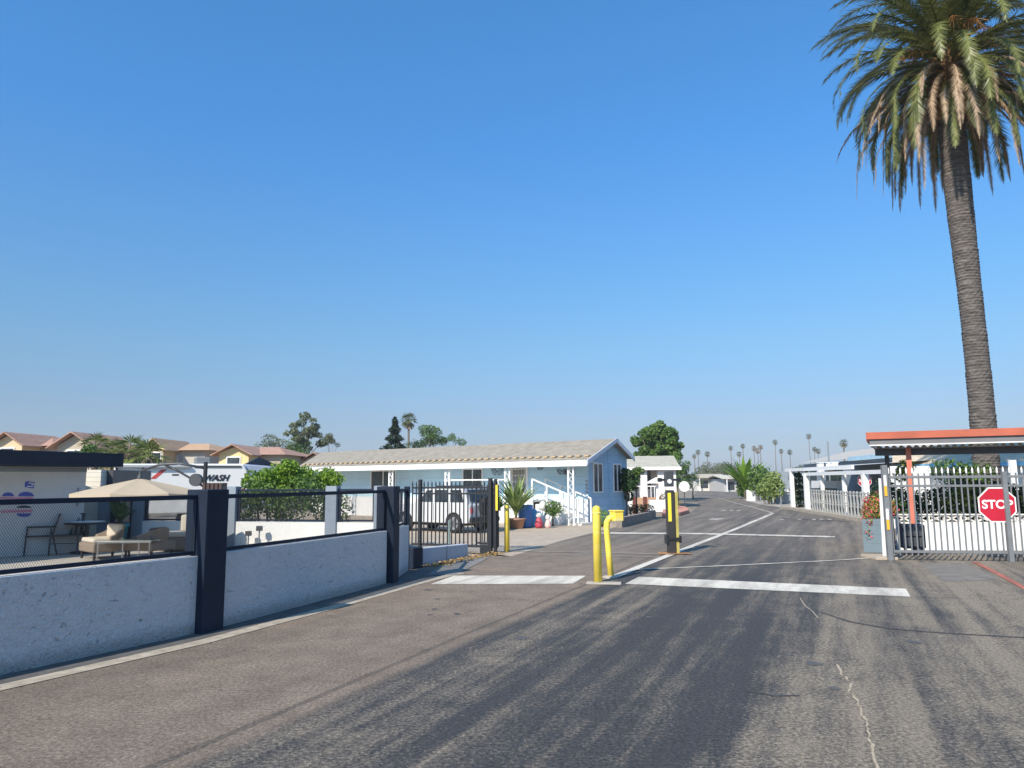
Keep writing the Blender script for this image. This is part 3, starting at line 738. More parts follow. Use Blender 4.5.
# boss of cut leaf bases under the crown
mb = MB()
for i in range(420):
    th = i * 2.39996; q_ = i / 420; z = TZ - 2.15 + 2.1 * q_; R0 = .34 + .20 * math.sin(PI * min(1, q_ * .9 + .1))
    p = Vector((TX * z / TZ + R0*.8*math.cos(th), R0*.8*math.sin(th), z)); o_ = Vector((math.cos(th), math.sin(th), .75)).normalized() * rng.uniform(.16, .28)
    mb.tube([p, p + o_], [.06, .03], 5)
mb.lathe([(.3, TZ - 2.1), (.42, TZ - 1.6), (.5, TZ - .8), (.45, TZ - .2), (.3, TZ + .2), (.05, TZ + .4)], (TX, 0, 0), 16)
mb.build('leaf_bases', paint('cut_leaf_bases', (.26, .15, .06), .9, .45, 9, bump=.5, bscale=20), palm)
cr = MB()
C0 = Vector((TX, 0, TZ + .05)); fr_n = 0
NF = 135
for i in range(NF):
    th = i * 2.39996 + rng.uniform(-.2, .2); q_ = (i + .5) / NF
    el = math.radians(82 - 112 * q_ + rng.uniform(-8, 8))
    L_ = rng.uniform(3.8, 4.6) * (1 - .22 * q_); droop = math.radians(rng.uniform(95, 145))
    b0 = C0 + Vector((math.cos(th)*.34, math.sin(th)*.34, .25 - 1.35 * q_ ** 1.5))
    arc_frond(cr, b0, th, el, L_, droop, rng, 84, .048, .44)
cr.build('crown', L_PALM, palm)
dd_ = MB()
for i in range(64):
    th = i * 2.39996 + .4 + rng.uniform(-.3, .3)
    arc_frond(dd_, C0 + Vector((math.cos(th)*.46, math.sin(th)*.46, -rng.uniform(.7, 1.6))), th, math.radians(rng.uniform(-40, 5)), rng.uniform(2.3, 3.9), math.radians(rng.uniform(90, 130)), rng, 70, .055, .24, hang=.8)
dd_.build('dead_fronds', L_PALMD, palm)
db = MB()
for i in range(16):
    th = i * 2.39996; p = C0 + Vector((math.cos(th)*.2, math.sin(th)*.2, .1)); q = p + Vector((math.cos(th)*rng.uniform(.7, 1.1), math.sin(th)*rng.uniform(.7, 1.1), rng.uniform(-.2, .35)))
    db.tube([p, q], .022, 5)
    for _ in range(14):
        e = q + Vector((rng.gauss(0, .16), rng.gauss(0, .16), -rng.uniform(.1, .5))); db.tube([q, e], .006, 3, cap=False)
db.build('fruit_stalks', paint('orange_stalks', (.62, .27, .08), .6, .3, 9), palm)

# ------------------------------------------------------------------ blue mobile home
HP = Vector((2.92, 28.79, 0)); LD = Vector((-.78, .626, 0)).normalized(); RD = Vector((.626, .78, 0)).normalized()
HANG = math.atan2(LD.y, LD.x)
# local frame: +x along the front to the left, +y = towards the street side of the front (reversed below)
home = thing('mobile_home', 'light blue single storey mobile home with white awning posts and gravel coloured roof', 'house', HP, HANG)
def hx(px, yl=0.0, py=480):             # local x of an image column on the line y=yl (yl positive to the rear)
    return hit(px, HP + RD * yl, LD, py)
# with rotation by HANG local +y points along Rot(LD,90): flip sign to get rear
LY = Matrix.Rotation(PI/2, 3, 'Z') @ LD
SG = 1 if LY.dot(RD) > 0 else -1        # rear = SG * local y
def lp(x, y, z): return (x, SG * y, z)
def hbox(mb, x0, x1, y0, y1, z0, z1): return mb.box((x0, min(SG*y0, SG*y1), z0), (x1, max(SG*y0, SG*y1), z1))
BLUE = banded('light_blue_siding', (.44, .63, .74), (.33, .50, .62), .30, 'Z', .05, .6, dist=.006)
BLUE2 = banded('shaded_blue_siding', (.34, .52, .68), (.24, .39, .54), .33, 'Z', .05, .6, dist=.006)  # same siding for the gable end, its shade painted in as deeper blue
WSID = banded('white_siding', (.78, .78, .78), (.52, .52, .53), .22, 'Z', .05, .6, dist=.006)
W = 2.95; HL = 17.3
zE, zP, zR = 2.38, 3.32, 2.58
def roofz(y): return zE + (zP - zE) * (y + 1.3) / 2.97 if y < 1.67 else zP - (zP - zR) * (y - 1.67) / 1.4
mb = MB()
prof = [(0, 0), (0, roofz(0) - .06), (1.67, zP - .07), (W, roofz(W) - .06), (W, 0)]
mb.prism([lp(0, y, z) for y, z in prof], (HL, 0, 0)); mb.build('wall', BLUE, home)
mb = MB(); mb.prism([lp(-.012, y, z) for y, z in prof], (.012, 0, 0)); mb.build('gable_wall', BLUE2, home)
mb = MB(); hbox(mb, -.03, -.005, 1.44, 1.49, 0, 3.1); mb.build('seam_strip', BLUE2, home)
RSH = rooftile('pale_shingle', (.22, .195, .155), (.36, .32, .26), .12, 'Y')
rf = MB(); th_ = .05
def rq(x0, x0b, x1, x1b, y0, y1, z0, z1, t=.05):
    rf.raw([lp(x0,y0,z0), lp(x1,y0,z0), lp(x1b,y1,z1), lp(x0b,y1,z1), lp(x0,y0,z0-t), lp(x1,y0,z0-t), lp(x1b,y1,z1-t), lp(x0b,y1,z1-t)], [(0,1,2,3),(4,7,6,5),(0,4,5,1),(1,5,6,2),(2,6,7,3),(3,7,4,0)])
rq(-.8, -.3, 17.1, 18.9, -1.3, 1.67, zE, zP); rq(-.3, -.3, 18.9, 18.9, 1.67, 3.07, zP, zR)
roof = rf.build('roof', RSH, home)
# scalloped drip row above the awning fascia
mb = MB(); x = -.6
while x < 17.0:
    mb.box((x, -.09 + SG * -.80, roofz(-.80) + .005), (x + .19, .09 + SG * -.80, roofz(-.8) + .06)); x += .38
mb.build('ridge_blocks', paint('tan_trim', (.46, .34, .20), .7), roof)
mb = MB(); hbox(mb, -.82, 17.15, -1.36, -1.302, zE - .20, zE + .015); mb.build('fascia', WHITE, home, bevel=.004)
TR = paint('grey_white_trim', (.58, .62, .68), .5)
mb = MB()
def slant(a, b, h=.17, w=.04):
    a, b = Vector(a), Vector(b); mb.raw([a, b, b - Vector((0,0,h)), a - Vector((0,0,h)), a - Vector((w,0,0)), b - Vector((w,0,0)), b - Vector((w,0,h)), a - Vector((w,0,h))], [(0,1,2,3),(4,7,6,5),(0,4,5,1),(1,5,6,2),(2,6,7,3),(3,7,4,0)])
slant(lp(-.8, -1.3, zE + .02), lp(-.3, 1.67, zP + .02)); slant(lp(-.3, 1.67, zP + .02), lp(-.3, 3.07, zR + .02)); mb.build('gable_trim', TR, home)
# awning soffit
mb = MB(); hbox(mb, -.5, 17, -1.28, -.02, zE - .05, zE - .03); mb.build('soffit', WHITE, home)
# ornamental posts
for px in (571, 507.5, 447.5, 391, 338):
    x = hx(px, -1.15); z0 = 0 if px == 571 else .0
    pm = MB()
    for dx in (-.115, .115): hbox(pm, x+dx-.03, x+dx+.03, -1.18, -1.12, z0, zE - .05)
    z = 1.0
    while z < 2.25:
        pm.bar(lp(x-.09, -1.15, z), lp(x+.09, -1.15, z+.14), .02); pm.bar(lp(x+.09, -1.15, z+.14), lp(x-.09, -1.15, z+.28), .02); z += .28
    pm.build('awning_post', WHITE, home)
# skirting on the front, proud of the wall
sk = MB(); hbox(sk, .0, HL, -.05, -.002, 0, .93); sk.build('skirting', WSID, home)
def window(par, x0, x1, z0, z1, y, curt=True, side='front', sashes=2):
    """frame ring + glass, local coords of the home; side front: normal -rear"""
    f = MB(); w = .05
    def bx(m, a0, a1, c0, c1, d0, d1):
        if side == 'front': hbox(m, a0, a1, y - d1, y - d0, c0, c1)
        else: hbox(m, -d1 + y, -d0 + y, a0, a1, c0, c1)
    bx(f, x0-w, x1+w, z1, z1+w, .002, .045); bx(f, x0-w, x1+w, z0-w, z0, .002, .055)
    bx(f, x0-w, x0, z0, z1, .002, .045); bx(f, x1, x1+w, z0, z1, .002, .045)
    xm = (x0+x1)/2
    if sashes == 2: bx(f, xm-.025, xm+.025, z0, z1, .004, .04)
    o = f.build('window', WHITE, par)
    g = MB(); bx(g, x0, x1, z0, z1, .003, .012); g.build('pane', glass_dark(), o)
    if curt:
        c = MB(); k = x0 + .04
        while k < x1 - .04: bx(c, k, k+.03, z0+.02, z1-.02, .013, .018); k += .075
        c.build('blind', paint('grey_blind', (.10, .12, .12), .8), o)
    return o
for a, b, zt_, zb in ((370.5, 397, 2.18, 1.0), (462, 484, 2.12, .98), (326, 336, 2.1, 1.0)):
    x1, x0 = hx(a), hx(b); window(home, x0+.1, x1-.1, zb+.25, 2.15, 0.0, curt=True)
for y0, y1 in ((.35, .95), (1.85, 2.4)):
    window(home, y0, y1, 1.22, 2.28, -.012, curt=False, side='gable')
    s = MB(); hbox(s, -.035, -.014, y0 - .0, y0 + .2, 1.2, 2.3) if False else None
# screen door with scroll grille
x0, x1 = hx(527), hx(512)
dm = MB(); hbox(dm, x0, x1, -.05, -.003, .93, 2.22); door = dm.build('door', paint('cream_door', (.52, .50, .46), .5), home)
dm = MB(); hbox(dm, x0-.07, x0, -.06, -.002, .93, 2.28); hbox(dm, x1, x1+.07, -.06, -.002, .93, 2.28); hbox(dm, x0-.07, x1+.07, -.06, -.002, 2.22, 2.28); dm.build('frame', WHITE, door)
dm = MB()
for k in range(4):
    xx = x0 + (x1-x0)*(k+1)/5
    for zz in (1.5, 1.75, 2.0): dm.tube([lp(xx + .05*math.cos(a), -.065, zz + .09*math.sin(a)) for a in [i*PI/4 for i in range(9)]], .012, 4)
dm.build('grille', DGREY, door)
dm = MB(); dm.tube([lp(x0+.1, -.06, 1.5), lp(x0+.1, -.10, 1.5)], .03, 8); dm.build('handle', CHROME, door)
# wall ornaments: metal birds/scrolls
def ornament(px, z, s, nm, lab):
    x = hx(px); mb = MB()
    for sg in (-1, 1):
        mb.tube([lp(x, -.06, z), lp(x+sg*.14*s, -.06, z+.16*s), lp(x+sg*.28*s, -.06, z+.08*s), lp(x+sg*.2*s, -.06, z-.06*s), lp(x+sg*.05*s, -.06, z-.1*s)], .016, 5)
        mb.tube([lp(x+sg*.05, -.06, z-.05), lp(x+sg*.34*s, -.06, z+.16*s)], .012, 4)
    tag(mb.build(nm, DGREY, home), lab)
ornament(563, 1.98, .8, 'wall_ornament', 'dark metal scroll beside the corner post'); ornament(570, 1.94, .8, 'wall_ornament', None); ornament(498, 2.02, 1.1, 'wall_ornament', None); ornament(541, 2.15, .5, 'wall_ornament', None)
# vertical house number squares (unreadable at this size) near the corner
x = hx(586.5)
for i, g_ in enumerate('1024'[:0]): pass
mb = MB()
for k in range(4):
    mb.tube([lp(x + .05*math.cos(a), -.02, 1.62 - .14*k + .045*math.sin(a)) for a in [i*PI/3 for i in range(5 + k % 2)]], .012, 4)
mb.build('house_number', paint('rust_red', (.35, .12, .10), .6), home)
# porch deck and steps
dk = MB(); xs = hx(532, -1.15); xe = hx(497, -1.15)
hbox(dk, xs, HL*.55, -1.12, -.055, .84, .92); hbox(dk, xs, HL*.55, -1.12, -1.07, 0, .84); dk.build('porch_deck', WSID, home)
st = MB(); ns = 5; xb = hx(583, -.8)
for k in range(ns):
    u = xs + (xb - xs) * (k) / ns; u2 = xs + (xb - xs) * (k+1) / ns
    hbox(st, min(u, u2), max(u, u2), -.95, -.10, 0, .92 - .17*(k+1) + .001)
st.build('steps', WHITE_OLD, home)
for yy in (-1.0, -.12):
    rl = MB(); a = Vector(lp(xs + .1, yy, 1.72)); b = Vector(lp(xb + .1, yy, .98))
    rl.bar(a, b, .05, .05)
    for k in range(4):
        p = a.lerp(b, k/3); rl.box((p.x-.03, p.y-.03, .1), (p.x+.03, p.y+.03, p.z - .0))
    rl.build('stair_railing', WHITE, home)
rl = MB(); x1 = hx(498, -1.1); x0 = hx(509, -1.1)
for x in (x0, x1): hbox(rl, x-.03, x+.03, -1.11, -1.05, .92, 1.72)
hbox(rl, x0, x1 + 3, -1.11, -1.05, 1.68, 1.73); hbox(rl, x0, x1 + 3, -1.11, -1.05, 1.0, 1.05)
rl.build('porch_railing', WHITE, home)

# plants and pots in front of the home
def sword_plant(name, label, base, H, n, w, mat, seed, spread=.5, stem=.0):
    rng = random.Random(seed); t = thing(name, label, 'plant', base); mb = MB()
    for i in range(n):
        az = i * 2.4 + rng.uniform(-.3, .3); k = rng.random(); l = H * rng.uniform(.6, 1.05); sp = spread * (.25 + k)
        pts = [Vector((0, 0, stem)) + Vector((math.cos(az), math.sin(az), 0)) * sp * (s ** 1.6) + Vector((0, 0, l * (s - .22*k*s*s))) for s in (0, .25, .5, .75, 1)]
        side = Vector((-math.sin(az), math.cos(az), 0)); ws = [.15, .35, 1, .85, .05]
        for j in range(4):
            a, b = side * w * ws[j], side * w * ws[j+1]; mb.face([pts[j]-a, pts[j]+a, pts[j+1]+b, pts[j+1]-b])
    mb.build('foliage', mat, t)
    mb = MB(); mb.tube([(0, 0, 0), (0, 0, stem + .15)], [.06, .04], 7); mb.build('stem', BARK, t)
    return t
TERRA = paint('terracotta', (.42, .24, .16), .85, .15)
def pot(label, p, r, h, mat): return tag(MB().lathe([(r*.7, 0), (r*.95, h*.85), (r*1.05, h*.86), (r*1.05, h), (r*.9, h), (r*.85, h*.9)], (0, 0, 0), 18).build('plant_pot', mat, loc=p, smooth=True), label, 'pot')
bp_ = G(516, 528.5)
pot('wide terracotta pot holding the paddle leaf plant by the blue home', bp_, .34, .36, TERRA)
sword_plant('paddle_leaf_plant', 'tall paddle leaf plant in a terracotta pot by the porch', bp_ + Vector((0, 0, .3)), 1.55, 60, .055, L_VAR, 4, 1.0, .05)
sword_plant('potted_plant', 'small bushy plant left of the terracotta pot under the porch', G(502, 529) + Vector((-.1, .6, .6)), .7, 18, .06, L_MID, 5, .6)
b_ = G(525.5, 527.5); bar = MB(); bar.lathe([(.22, 0), (.25, .05), (.26, .6), (.27, .78), (.25, .8), (.2, .78)], (0, 0, 0), 20)
tag(bar.build('water_barrel', paint('barrel_blue', (.06, .20, .50), .4), loc=b_, smooth=True), 'blue plastic barrel between the terracotta pot and the stairs', 'barrel')
b_ = G(533, 527); bar = MB(); bar.lathe([(.17, 0), (.19, .05), (.20, .5), (.12, .62), (.05, .66)], (0, 0, 0), 16)
tag(bar.build('water_jug', paint('jug_blue', (.09, .35, .60), .4), loc=b_, smooth=True), 'lighter blue jug right beside the blue barrel', 'jug')
def gnome(name, label, p, s, c1, c2):
    t = thing(name, label, 'garden ornament', p); mb = MB(); mb.lathe([(.12*s, 0), (.15*s, .12*s), (.10*s, .3*s), (.06*s, .36*s)], (0, 0, 0), 12); mb.build('body', c1, t, smooth=True)
    mb = MB(); mb.lathe([(.02*s, .34*s), (.10*s, .40*s), (.11*s, .48*s), (.07*s, .56*s), (.01*s, .60*s)], (0, 0, 0), 12); mb.build('head', c2, t, smooth=True)
gnome('garden_figure', 'white and red garden ornament beside the blue jug', G(539, 528), 1.0, paint('ornament_red', (.45, .06, .09), .5), WHITE)
gnome('garden_figure', 'pale pink garden ornament nearest the stairs', G(548, 528), .8, paint('ornament_pink', (.75, .50, .45), .5), WHITE)
gnome('garden_figure', 'tall white garden ornament behind the red one', G(543, 525.5), 1.5, WHITE, WHITE_OLD)
tree('bush', 'round olive bush growing against the front steps of the blue home', 'bush', G(553, 526), .85, .35, 9, .22, 1300, .07, L_MID, 71, crown_c=.55, trunk_r=.03)
tree('small_tree', 'small dark leafed tree at the gable end of the blue home', 'tree', G(627, 521), 2.2, .45, 15, .26, 2600, .13, L_DARK, 72, crown_c=.58, crown_h=.38, trunk_r=.04)
tree('small_tree', 'slim light green sapling right of the dark tree by the blue home', 'tree', G(637, 519), 2.3, .28, 10, .2, 900, .10, L_MID, 73, crown_c=.75, crown_h=.22, trunk_r=.03)
hedge('ground_shrub', 'low dark shrub filling the stone planter bed', [tuple(G(x, 519)) [:2] + (.42, .4, .3, .22) for x in (630, 638, 646)], 900, .08, L_DARK, 74, 'shrub', 2)
hedge('ground_shrub', 'bright green plant at the blue gable corner', [tuple(G(602, 527))[:2] + (.3, .28, .25, .3)], 450, .08, L_BRIGHT, 75, 'plant', 1)
pw = [G(606, 527), G(622, 527.5), G(648, 521), G(656, 518)]
mb = MB()
for i in range(3):
    a, b = pw[i], pw[i+1]; d = (b-a).normalized(); nr = Vector((-d.y, d.x, 0)) * .2; mb.prism([a, b, b + nr, a + nr], (0, 0, .34 - .003*i))
tag(mb.build('planter_wall', paint('rough_stone', (.24, .21, .18), .95, .3, 5, bump=.8, bscale=18, dirt=((.40, .36, .30), .6))), 'low rough stone planter wall along the road by the blue gable', 'wall')
for px, py, lab in ((635, 515, 'dark red wooden post at the left end of the second home porch'), (645.5, 514, 'dark red wooden post nearest the white pedestal')):
    q = G(px, py); mb = MB(); mb.box((-.09, -.09, 0), (.09, .09, .85)); tag(mb.build('wooden_post', paint('oxblood_paint', (.14, .04, .03), .7), loc=q, bevel=.01), lab, 'post')

# ------------------------------------------------------------------ second (white) home
H2 = A(631, 505, 46); H2 = Vector((H2.x, 46, 0))
h2 = thing('mobile_home', 'small white mobile home with a columned porch beyond the blue home', 'house', H2, -.10)
k = 46 / 746
def zz(y, Y=46): return A(650, y, Y).z
X0, X1, XS = -1.8, 45 * k, 27 * k
SHW = banded('white_lap_siding', (.74, .74, .74), (.55, .55, .56), .25, 'Z', .05)
mb = MB(); mb.box((XS, 0, 0), (X1, 6, zz(468.5))); mb.box((X0, 1.6, 0), (XS, 6, zz(470))); mb.build('wall', SHW, h2)
mb = MB(); zt2, zb2 = zz(455.5, 48), zz(467.5)
mb.prism([(X0, -.25, zb2), (X0, 3, zt2), (X0, 6.4, zb2), (X0, 6.4, zb2-.1), (X0, -.25, zb2-.1)], (X1 - X0 + .25, 0, 0))
mb.build('roof', rooftile('second_shingle', (.34, .32, .26), (.48, .46, .38), .12, 'Y'), h2)
mb = MB(); mb.box((X1 + .26, -.3, zb2 - .14), (X1 + .31, 6.4, zb2 + .02)); mb.box((X0, -.34, zb2 - .16), (X1 + .3, -.26, zb2 + .03)); mb.build('fascia', WHITE, h2)
for px in (644, 628):
    x = hit(px, H2, Vector((1, -.1, 0))); mb = MB(); mb.box((x-.2, .0, 0), (x+.2, .3, zb2-.1)); mb.build('column', WHITE, h2, bevel=.01)
for a, b in ((628, 640), (648, 653)):
    x0, x1 = hit(a, H2, Vector((1, -.1, 0))), hit(b, H2, Vector((1, -.1, 0)))
    mb = MB(); mb.box((x0-.05, 1.53, 1.05), (x1+.05, 1.58, 2.35)); w_ = mb.build('window', WHITE, h2); mb = MB(); mb.box((x0, 1.50, 1.1), (x1, 1.529, 2.3)); mb.build('pane', glass_dark(), w_)
mb = MB(); mb.box((.2, -.2, 0), (XS + .2, 1.5, .6)); mb.build('porch_deck', paint('brick_tan', (.42, .26, .16), .8), h2)
mb = MB()
for i in range(9): x = -.3 + i*.22; mb.box((x-.02, .05, .6), (x+.02, .09, 1.25))
mb.box((-.4, .04, 1.25), (1.6, .10, 1.31)); mb.build('porch_railing', WHITE, h2)
u = thing('wishing_well', 'little white roofed garden ornament on a white pedestal', 'garden ornament', G(658, 512))
mb = MB(); mb.box((-.42, -.3, 0), (.42, .3, .62)); mb.build('pedestal', WHITE, u, bevel=.01)
mb = MB(); mb.box((-.06, -.06, .62), (.06, .06, 1.5)); mb.build('post', WHITE, u)
mb = MB(); mb.prism([(-.62, -.35, 1.48), (0, -.35, 1.80), (.62, -.35, 1.48)], (0, .7, 0)); mb.build('roof', WHITE_OLD, u)
mb = MB(); pts_ = [G(662, 517.5), G(680, 516), G(689, 513), G(686, 509.5), G(676, 508), G(664, 508)]
mb.prism(pts_, (0, 0, .16)); tag(mb.build('raised_bed', paint('salmon_kerb', (.55, .25, .18), .8, .2, 3, dirt=((.6, .5, .4), .6))), 'raised salmon painted garden bed at the street corner of the white home', 'garden bed')
hedge('ground_shrub', 'dry pale shrub on the salmon garden bed', [tuple(G(672, 511))[:2] + (.4, .5, .5, .3), tuple(G(666, 511))[:2] + (.55, .4, .4, .45)], 700, .10, leafmat('straw_leaves', (.30, .20, .08), (.55, .42, .2)), 76, 'plant', 2)
rs = thing('round_sign', 'round white traffic mirror back on a thin post across the road', 'sign', (A(684, 486, 43).x, 43, 0))
mb = MB(); mb.tube([(0, 0, 0), (0, 0, 1.5)], .03, 8); mb.build('post', DGREY, rs)
mb = MB(); mb.tube([(0, -.07, 1.28), (0, -.05, 1.28)], .30, 24); mb.build('disc', WHITE, rs)

# ------------------------------------------------------------------ bollards, card reader, barrier post
def bollard(label, p, H, r):
    t = thing('bollard', label, 'bollard', p, 0, 'yellow bollards at the gates'); mb = MB()
    prof = [(r, 0), (r, H - r*.9)] + [(r * math.cos(a), H - r*.9 + r*.9 * math.sin(a)) for a in [i*PI/12 for i in range(1, 6)]] + [(.004, H)]
    mb.lathe(prof, (0, 0, 0), 22); mb.build('pipe', YELLOW, t, smooth=True)
    mb = MB(); mb.lathe([(r + .004, H*.90 - .012), (r+.007, H*.90), (r+.004, H*.90 + .012)], (0, 0, 0), 22); mb.build('cap_ring', paint('pale_yellow', (.80, .66, .20), .5), t, smooth=True)
    return t
bollard('thick yellow steel bollard in the middle of the entrance road', G(598, 582.5), 1.24, .068)
bollard('thinner yellow bollard beside the black picket gate', G(507, 551.5), 1.12, .062)
mb = MB(); q = G(599, 584.5); mb.box((-.22, -.12, 0), (.34, .16, .012), -.15); tag(mb.build('concrete_pad', paint('pale_pad', (.42, .38, .32), .9, .2), loc=(q.x + .03, q.y + .12, 0), bevel=.008), 'flat concrete pad under the thick yellow bollard', 'pad')
cr_ = thing('card_reader', 'yellow gooseneck card reader leaning beside the thick bollard', 'card reader', G(611, 577.5), 0)
def loc_px(x, y, Y, base): v = A(x, y, Y) - base; return v
bs = G(611, 577.5); Yb = bs.y
path = [(611, 577.5), (608.5, 550), (606.5, 528), (607, 522), (609, 518.5), (613, 516.5), (617, 516)]
mb = MB(); mb.tube([loc_px(x, y, Yb, bs) for x, y in path], .052, 12); mb.build('stalk', YELLOW, cr_, smooth=True)
hc = loc_px(616.5, 516, Yb, bs)
mb = MB(); mb.box((-.085, -.10, -.085), (.085, .10, .085), .35, hc); mb.box((-.10, -.115, .075), (.095, .115, .10), .35, hc); mb.build('housing', YELLOW, cr_, bevel=.012)
mb = MB()
for k in range(3): mb.box((.088, -.08 + .055*k, -.05), (.094, -.045 + .055*k, .06), .35, hc)
mb.build('slots', BLACK, cr_)
mb = MB(); mb.lathe([(.13, 0), (.13, .02), (.06, .035)], (-.02, 0, 0), 16); mb.build('base_plate', paint('pale_pad', (.42, .38, .32)), cr_)

bpz = G(672, 553.5)
bpo = thing('barrier_post', 'black barrier post with yellow stripe and white lens head', 'barrier post', bpz, .05)
mb = MB(); mb.box((-.10, -.07, 0), (.08, .07, 1.42)); mb.build('column', paint('barrier_black', (.035, .033, .032), .5), bpo, bevel=.008)
mb = MB(); mb.box((-.075, -.078, .72), (.0, -.071, 1.36)); mb.build('stripe', YSTRIP, bpo)
mb = MB(); mb.box((.10, -.04, 0), (.17, .05, 1.38)); mb.build('side_column', paint('olive_yellow', (.42, .36, .10), .6, .25, 6), bpo, bevel=.006)
mb = MB(); mb.box((-.14, -.09, .30), (.20, .09, .36)); mb.box((-.14, -.10, .22), (-.09, .1, .42)); mb.box((.16, -.1, .24), (.21, .1, .40)); mb.build('clamp', BLACK, bpo, bevel=.006)
mb = MB(); mb.box((-.105, -.075, 1.42), (.06, .075, 1.50)); mb.build('label_plate', WHITE, bpo, bevel=.004)
mb = MB(); mb.box((-.115, -.08, 1.50), (.08, .08, 1.86)); mb.build('head', DGREY, bpo, bevel=.02)
mb = MB(); mb.tube([(-.025, -.10, 1.62), (-.025, -.075, 1.62)], .05, 16); mb.build('lens', WHITE, bpo)
for s in (-1, 1):
    mb = MB(); mb.bar((.0 + s*.09, 0, 1.655), (s*.22 - .02, 0, 1.655), .05); mb.box((s*.22-.05, -.05, 1.61), (s*.22+.03, .05, 1.70)); mb.build('arm', BLACK, bpo, bevel=.005)
mb = MB(); mb.face([(bpz.x - .36, bpz.y - .35, .016), (bpz.x + .40, bpz.y - .3, .016), (bpz.x + .36, bpz.y + .18, .016), (bpz.x - .30, bpz.y + .2, .016)]); struct('painted_patch', mb, road_paint('orange_road_paint', (.60, .30, .12), .46))

# ------------------------------------------------------------------ silver SUV
cpos = G(466, 533.5)
car = thing('parked_car', 'silver boxy off-road car parked behind the black picket gate', 'car', (-.92, 24.35, 0), math.atan2(.60, -.80)); car.scale = (.86, .86, .86)
# local +x forward (away to the left); +y = left of travel; the side facing us is local +y or -y
SIL = paint('silver_car_paint', (.60, .61, .62), .3, .05, metal=.1)
def side_sign():
    f = Vector((-.80, .60)); l = Vector((-f.y, f.x)); return 1 if l.y < 0 else -1
SS = side_sign()
CW = .86; wb0, wb1 = .80, 3.35
prof = [(.05, .38), (.0, .62), (.02, 1.02), (.10, 1.10), (.28, 1.66), (.45, 1.70), (2.05, 1.70), (2.25, 1.66), (2.85, 1.10), (4.0, .98), (4.12, .85), (4.12, .42)]
mb = MB()
arch = lambda cx: [(cx + .42*math.cos(a), .36 + .40*math.sin(a)) for a in [i*PI/8 for i in range(0, 9)]]
under = [(4.12, .38)] + arch(wb1) + arch(wb0) + []
poly = prof[:-1] + [(4.12, .38)] + [(x, z) for x, z in arch(wb1)] + [(x, z) for x, z in arch(wb0)] + []
low = [p for p in poly if p[1] <= 1.101]
mb.prism([(x, -CW, z) for x, z in poly], (0, 2*CW, 0))
mb.build('body', SIL, car, bevel=.03)
mb = MB(); mb.box((.6, -CW*.8, .25), (3.6, CW*.8, .5)); mb.build('underbody', BLACK, car)
for s in (-1, 1):
    y0 = s * (CW + .004)
    for k, pts in enumerate(([(.30, 1.14), (.42, 1.60), (.95, 1.60), (.95, 1.14)], [(1.05, 1.14), (1.05, 1.60), (1.75, 1.60), (1.75, 1.14)], [(1.85, 1.14), (1.85, 1.60), (2.15, 1.58), (2.60, 1.14)])):
        mb = MB(); mb.prism([(x, y0 - .004*s, z) for x, z in pts], (0, s*.008, 0)); mb.build('side_window', glass_dark(), car)
    mb = MB(); mb.box((1.0, s*CW - .006, .45), (1.012, s*CW + .006, 1.1)); mb.box((1.80, s*CW-.006, .45), (1.812, s*CW+.006, 1.1)); mb.build('door_gap', BLACK, car)
    for wx in (wb0, wb1):
        wy_ = s * (CW - .10)
        mb = MB(); pr = [(.24, -.11), (.33, -.10), (.36, -.07), (.36, .07), (.33, .10), (.24, .11)]
        n = 28; vs = [(wx + r*math.cos(2*PI*k/n), wy_ + y_, .36 + r*math.sin(2*PI*k/n)) for r, y_ in pr for k in range(n)]
        mb.raw(vs, [(i*n+k, i*n+(k+1)%n, (i+1)*n+(k+1)%n, (i+1)*n+k) for i in range(5) for k in range(n)])
        wh = mb.build('wheel', RUBBER, car, smooth=True)
        mb = MB(); mb.tube([(wx, wy_ - .10, .36), (wx, wy_ + .10, .36)], .235, 24)
        rim = mb.build('rim', paint('wheel_grey', (.30, .31, .33), .4, metal=.3), wh)
        mb = MB()
        for k in range(6):
            a = k*PI/3; mb.bar((wx, wy_ + s*.115, .36), (wx + .22*math.cos(a), wy_ + s*.115, .36 + .22*math.sin(a)), .02, .07, up=(0, 1, 0)) if False else mb.bar((wx, wy_ + s*.115, .36), (wx + .22*math.cos(a), wy_ + s*.115, .36 + .22*math.sin(a)), .07, .02, up=(0, 1, 0))
        mb.tube([(wx, wy_ + s*.09, .36), (wx, wy_ + s*.13, .36)], .06, 12); mb.build('spokes', CHROME, wh)
mb = MB(); mb.raw([(.105, -.70, 1.16), (.105, .70, 1.16), (.255, .64, 1.60), (.255, -.64, 1.60), (.09, -.70, 1.165), (.09, .70, 1.165), (.24, .64, 1.605), (.24, -.64, 1.605)], [(0,1,2,3),(4,7,6,5),(0,4,5,1),(1,5,6,2),(2,6,7,3),(3,7,4,0)]); mb.build('rear_window', glass_dark(), car)
mb = MB(); mb.box((-.10, -CW*.97, .40), (.06, CW*.97, .58)); mb.build('bumper', BLACK, car, bevel=.03)
mb = MB(); mb.tube([(-.20, 0, .98), (.0, 0, .98)], .36, 26); mb.build('spare_wheel', RUBBER, car, bevel=.03)
for s in (-1, 1):
    mb = MB(); mb.box((-.035, s*.74 - .05, .74), (.03, s*.74 + .05, .94)); mb.build('tail_light', paint('lamp_red', (.45, .02, .02), .25), car, bevel=.01)
mb = MB(); mb.box((.55, -.55, 1.70), (2.0, -.50, 1.76)); mb.box((.55, .50, 1.70), (2.0, .55, 1.76)); mb.build('roof_rack', BLACK, car)

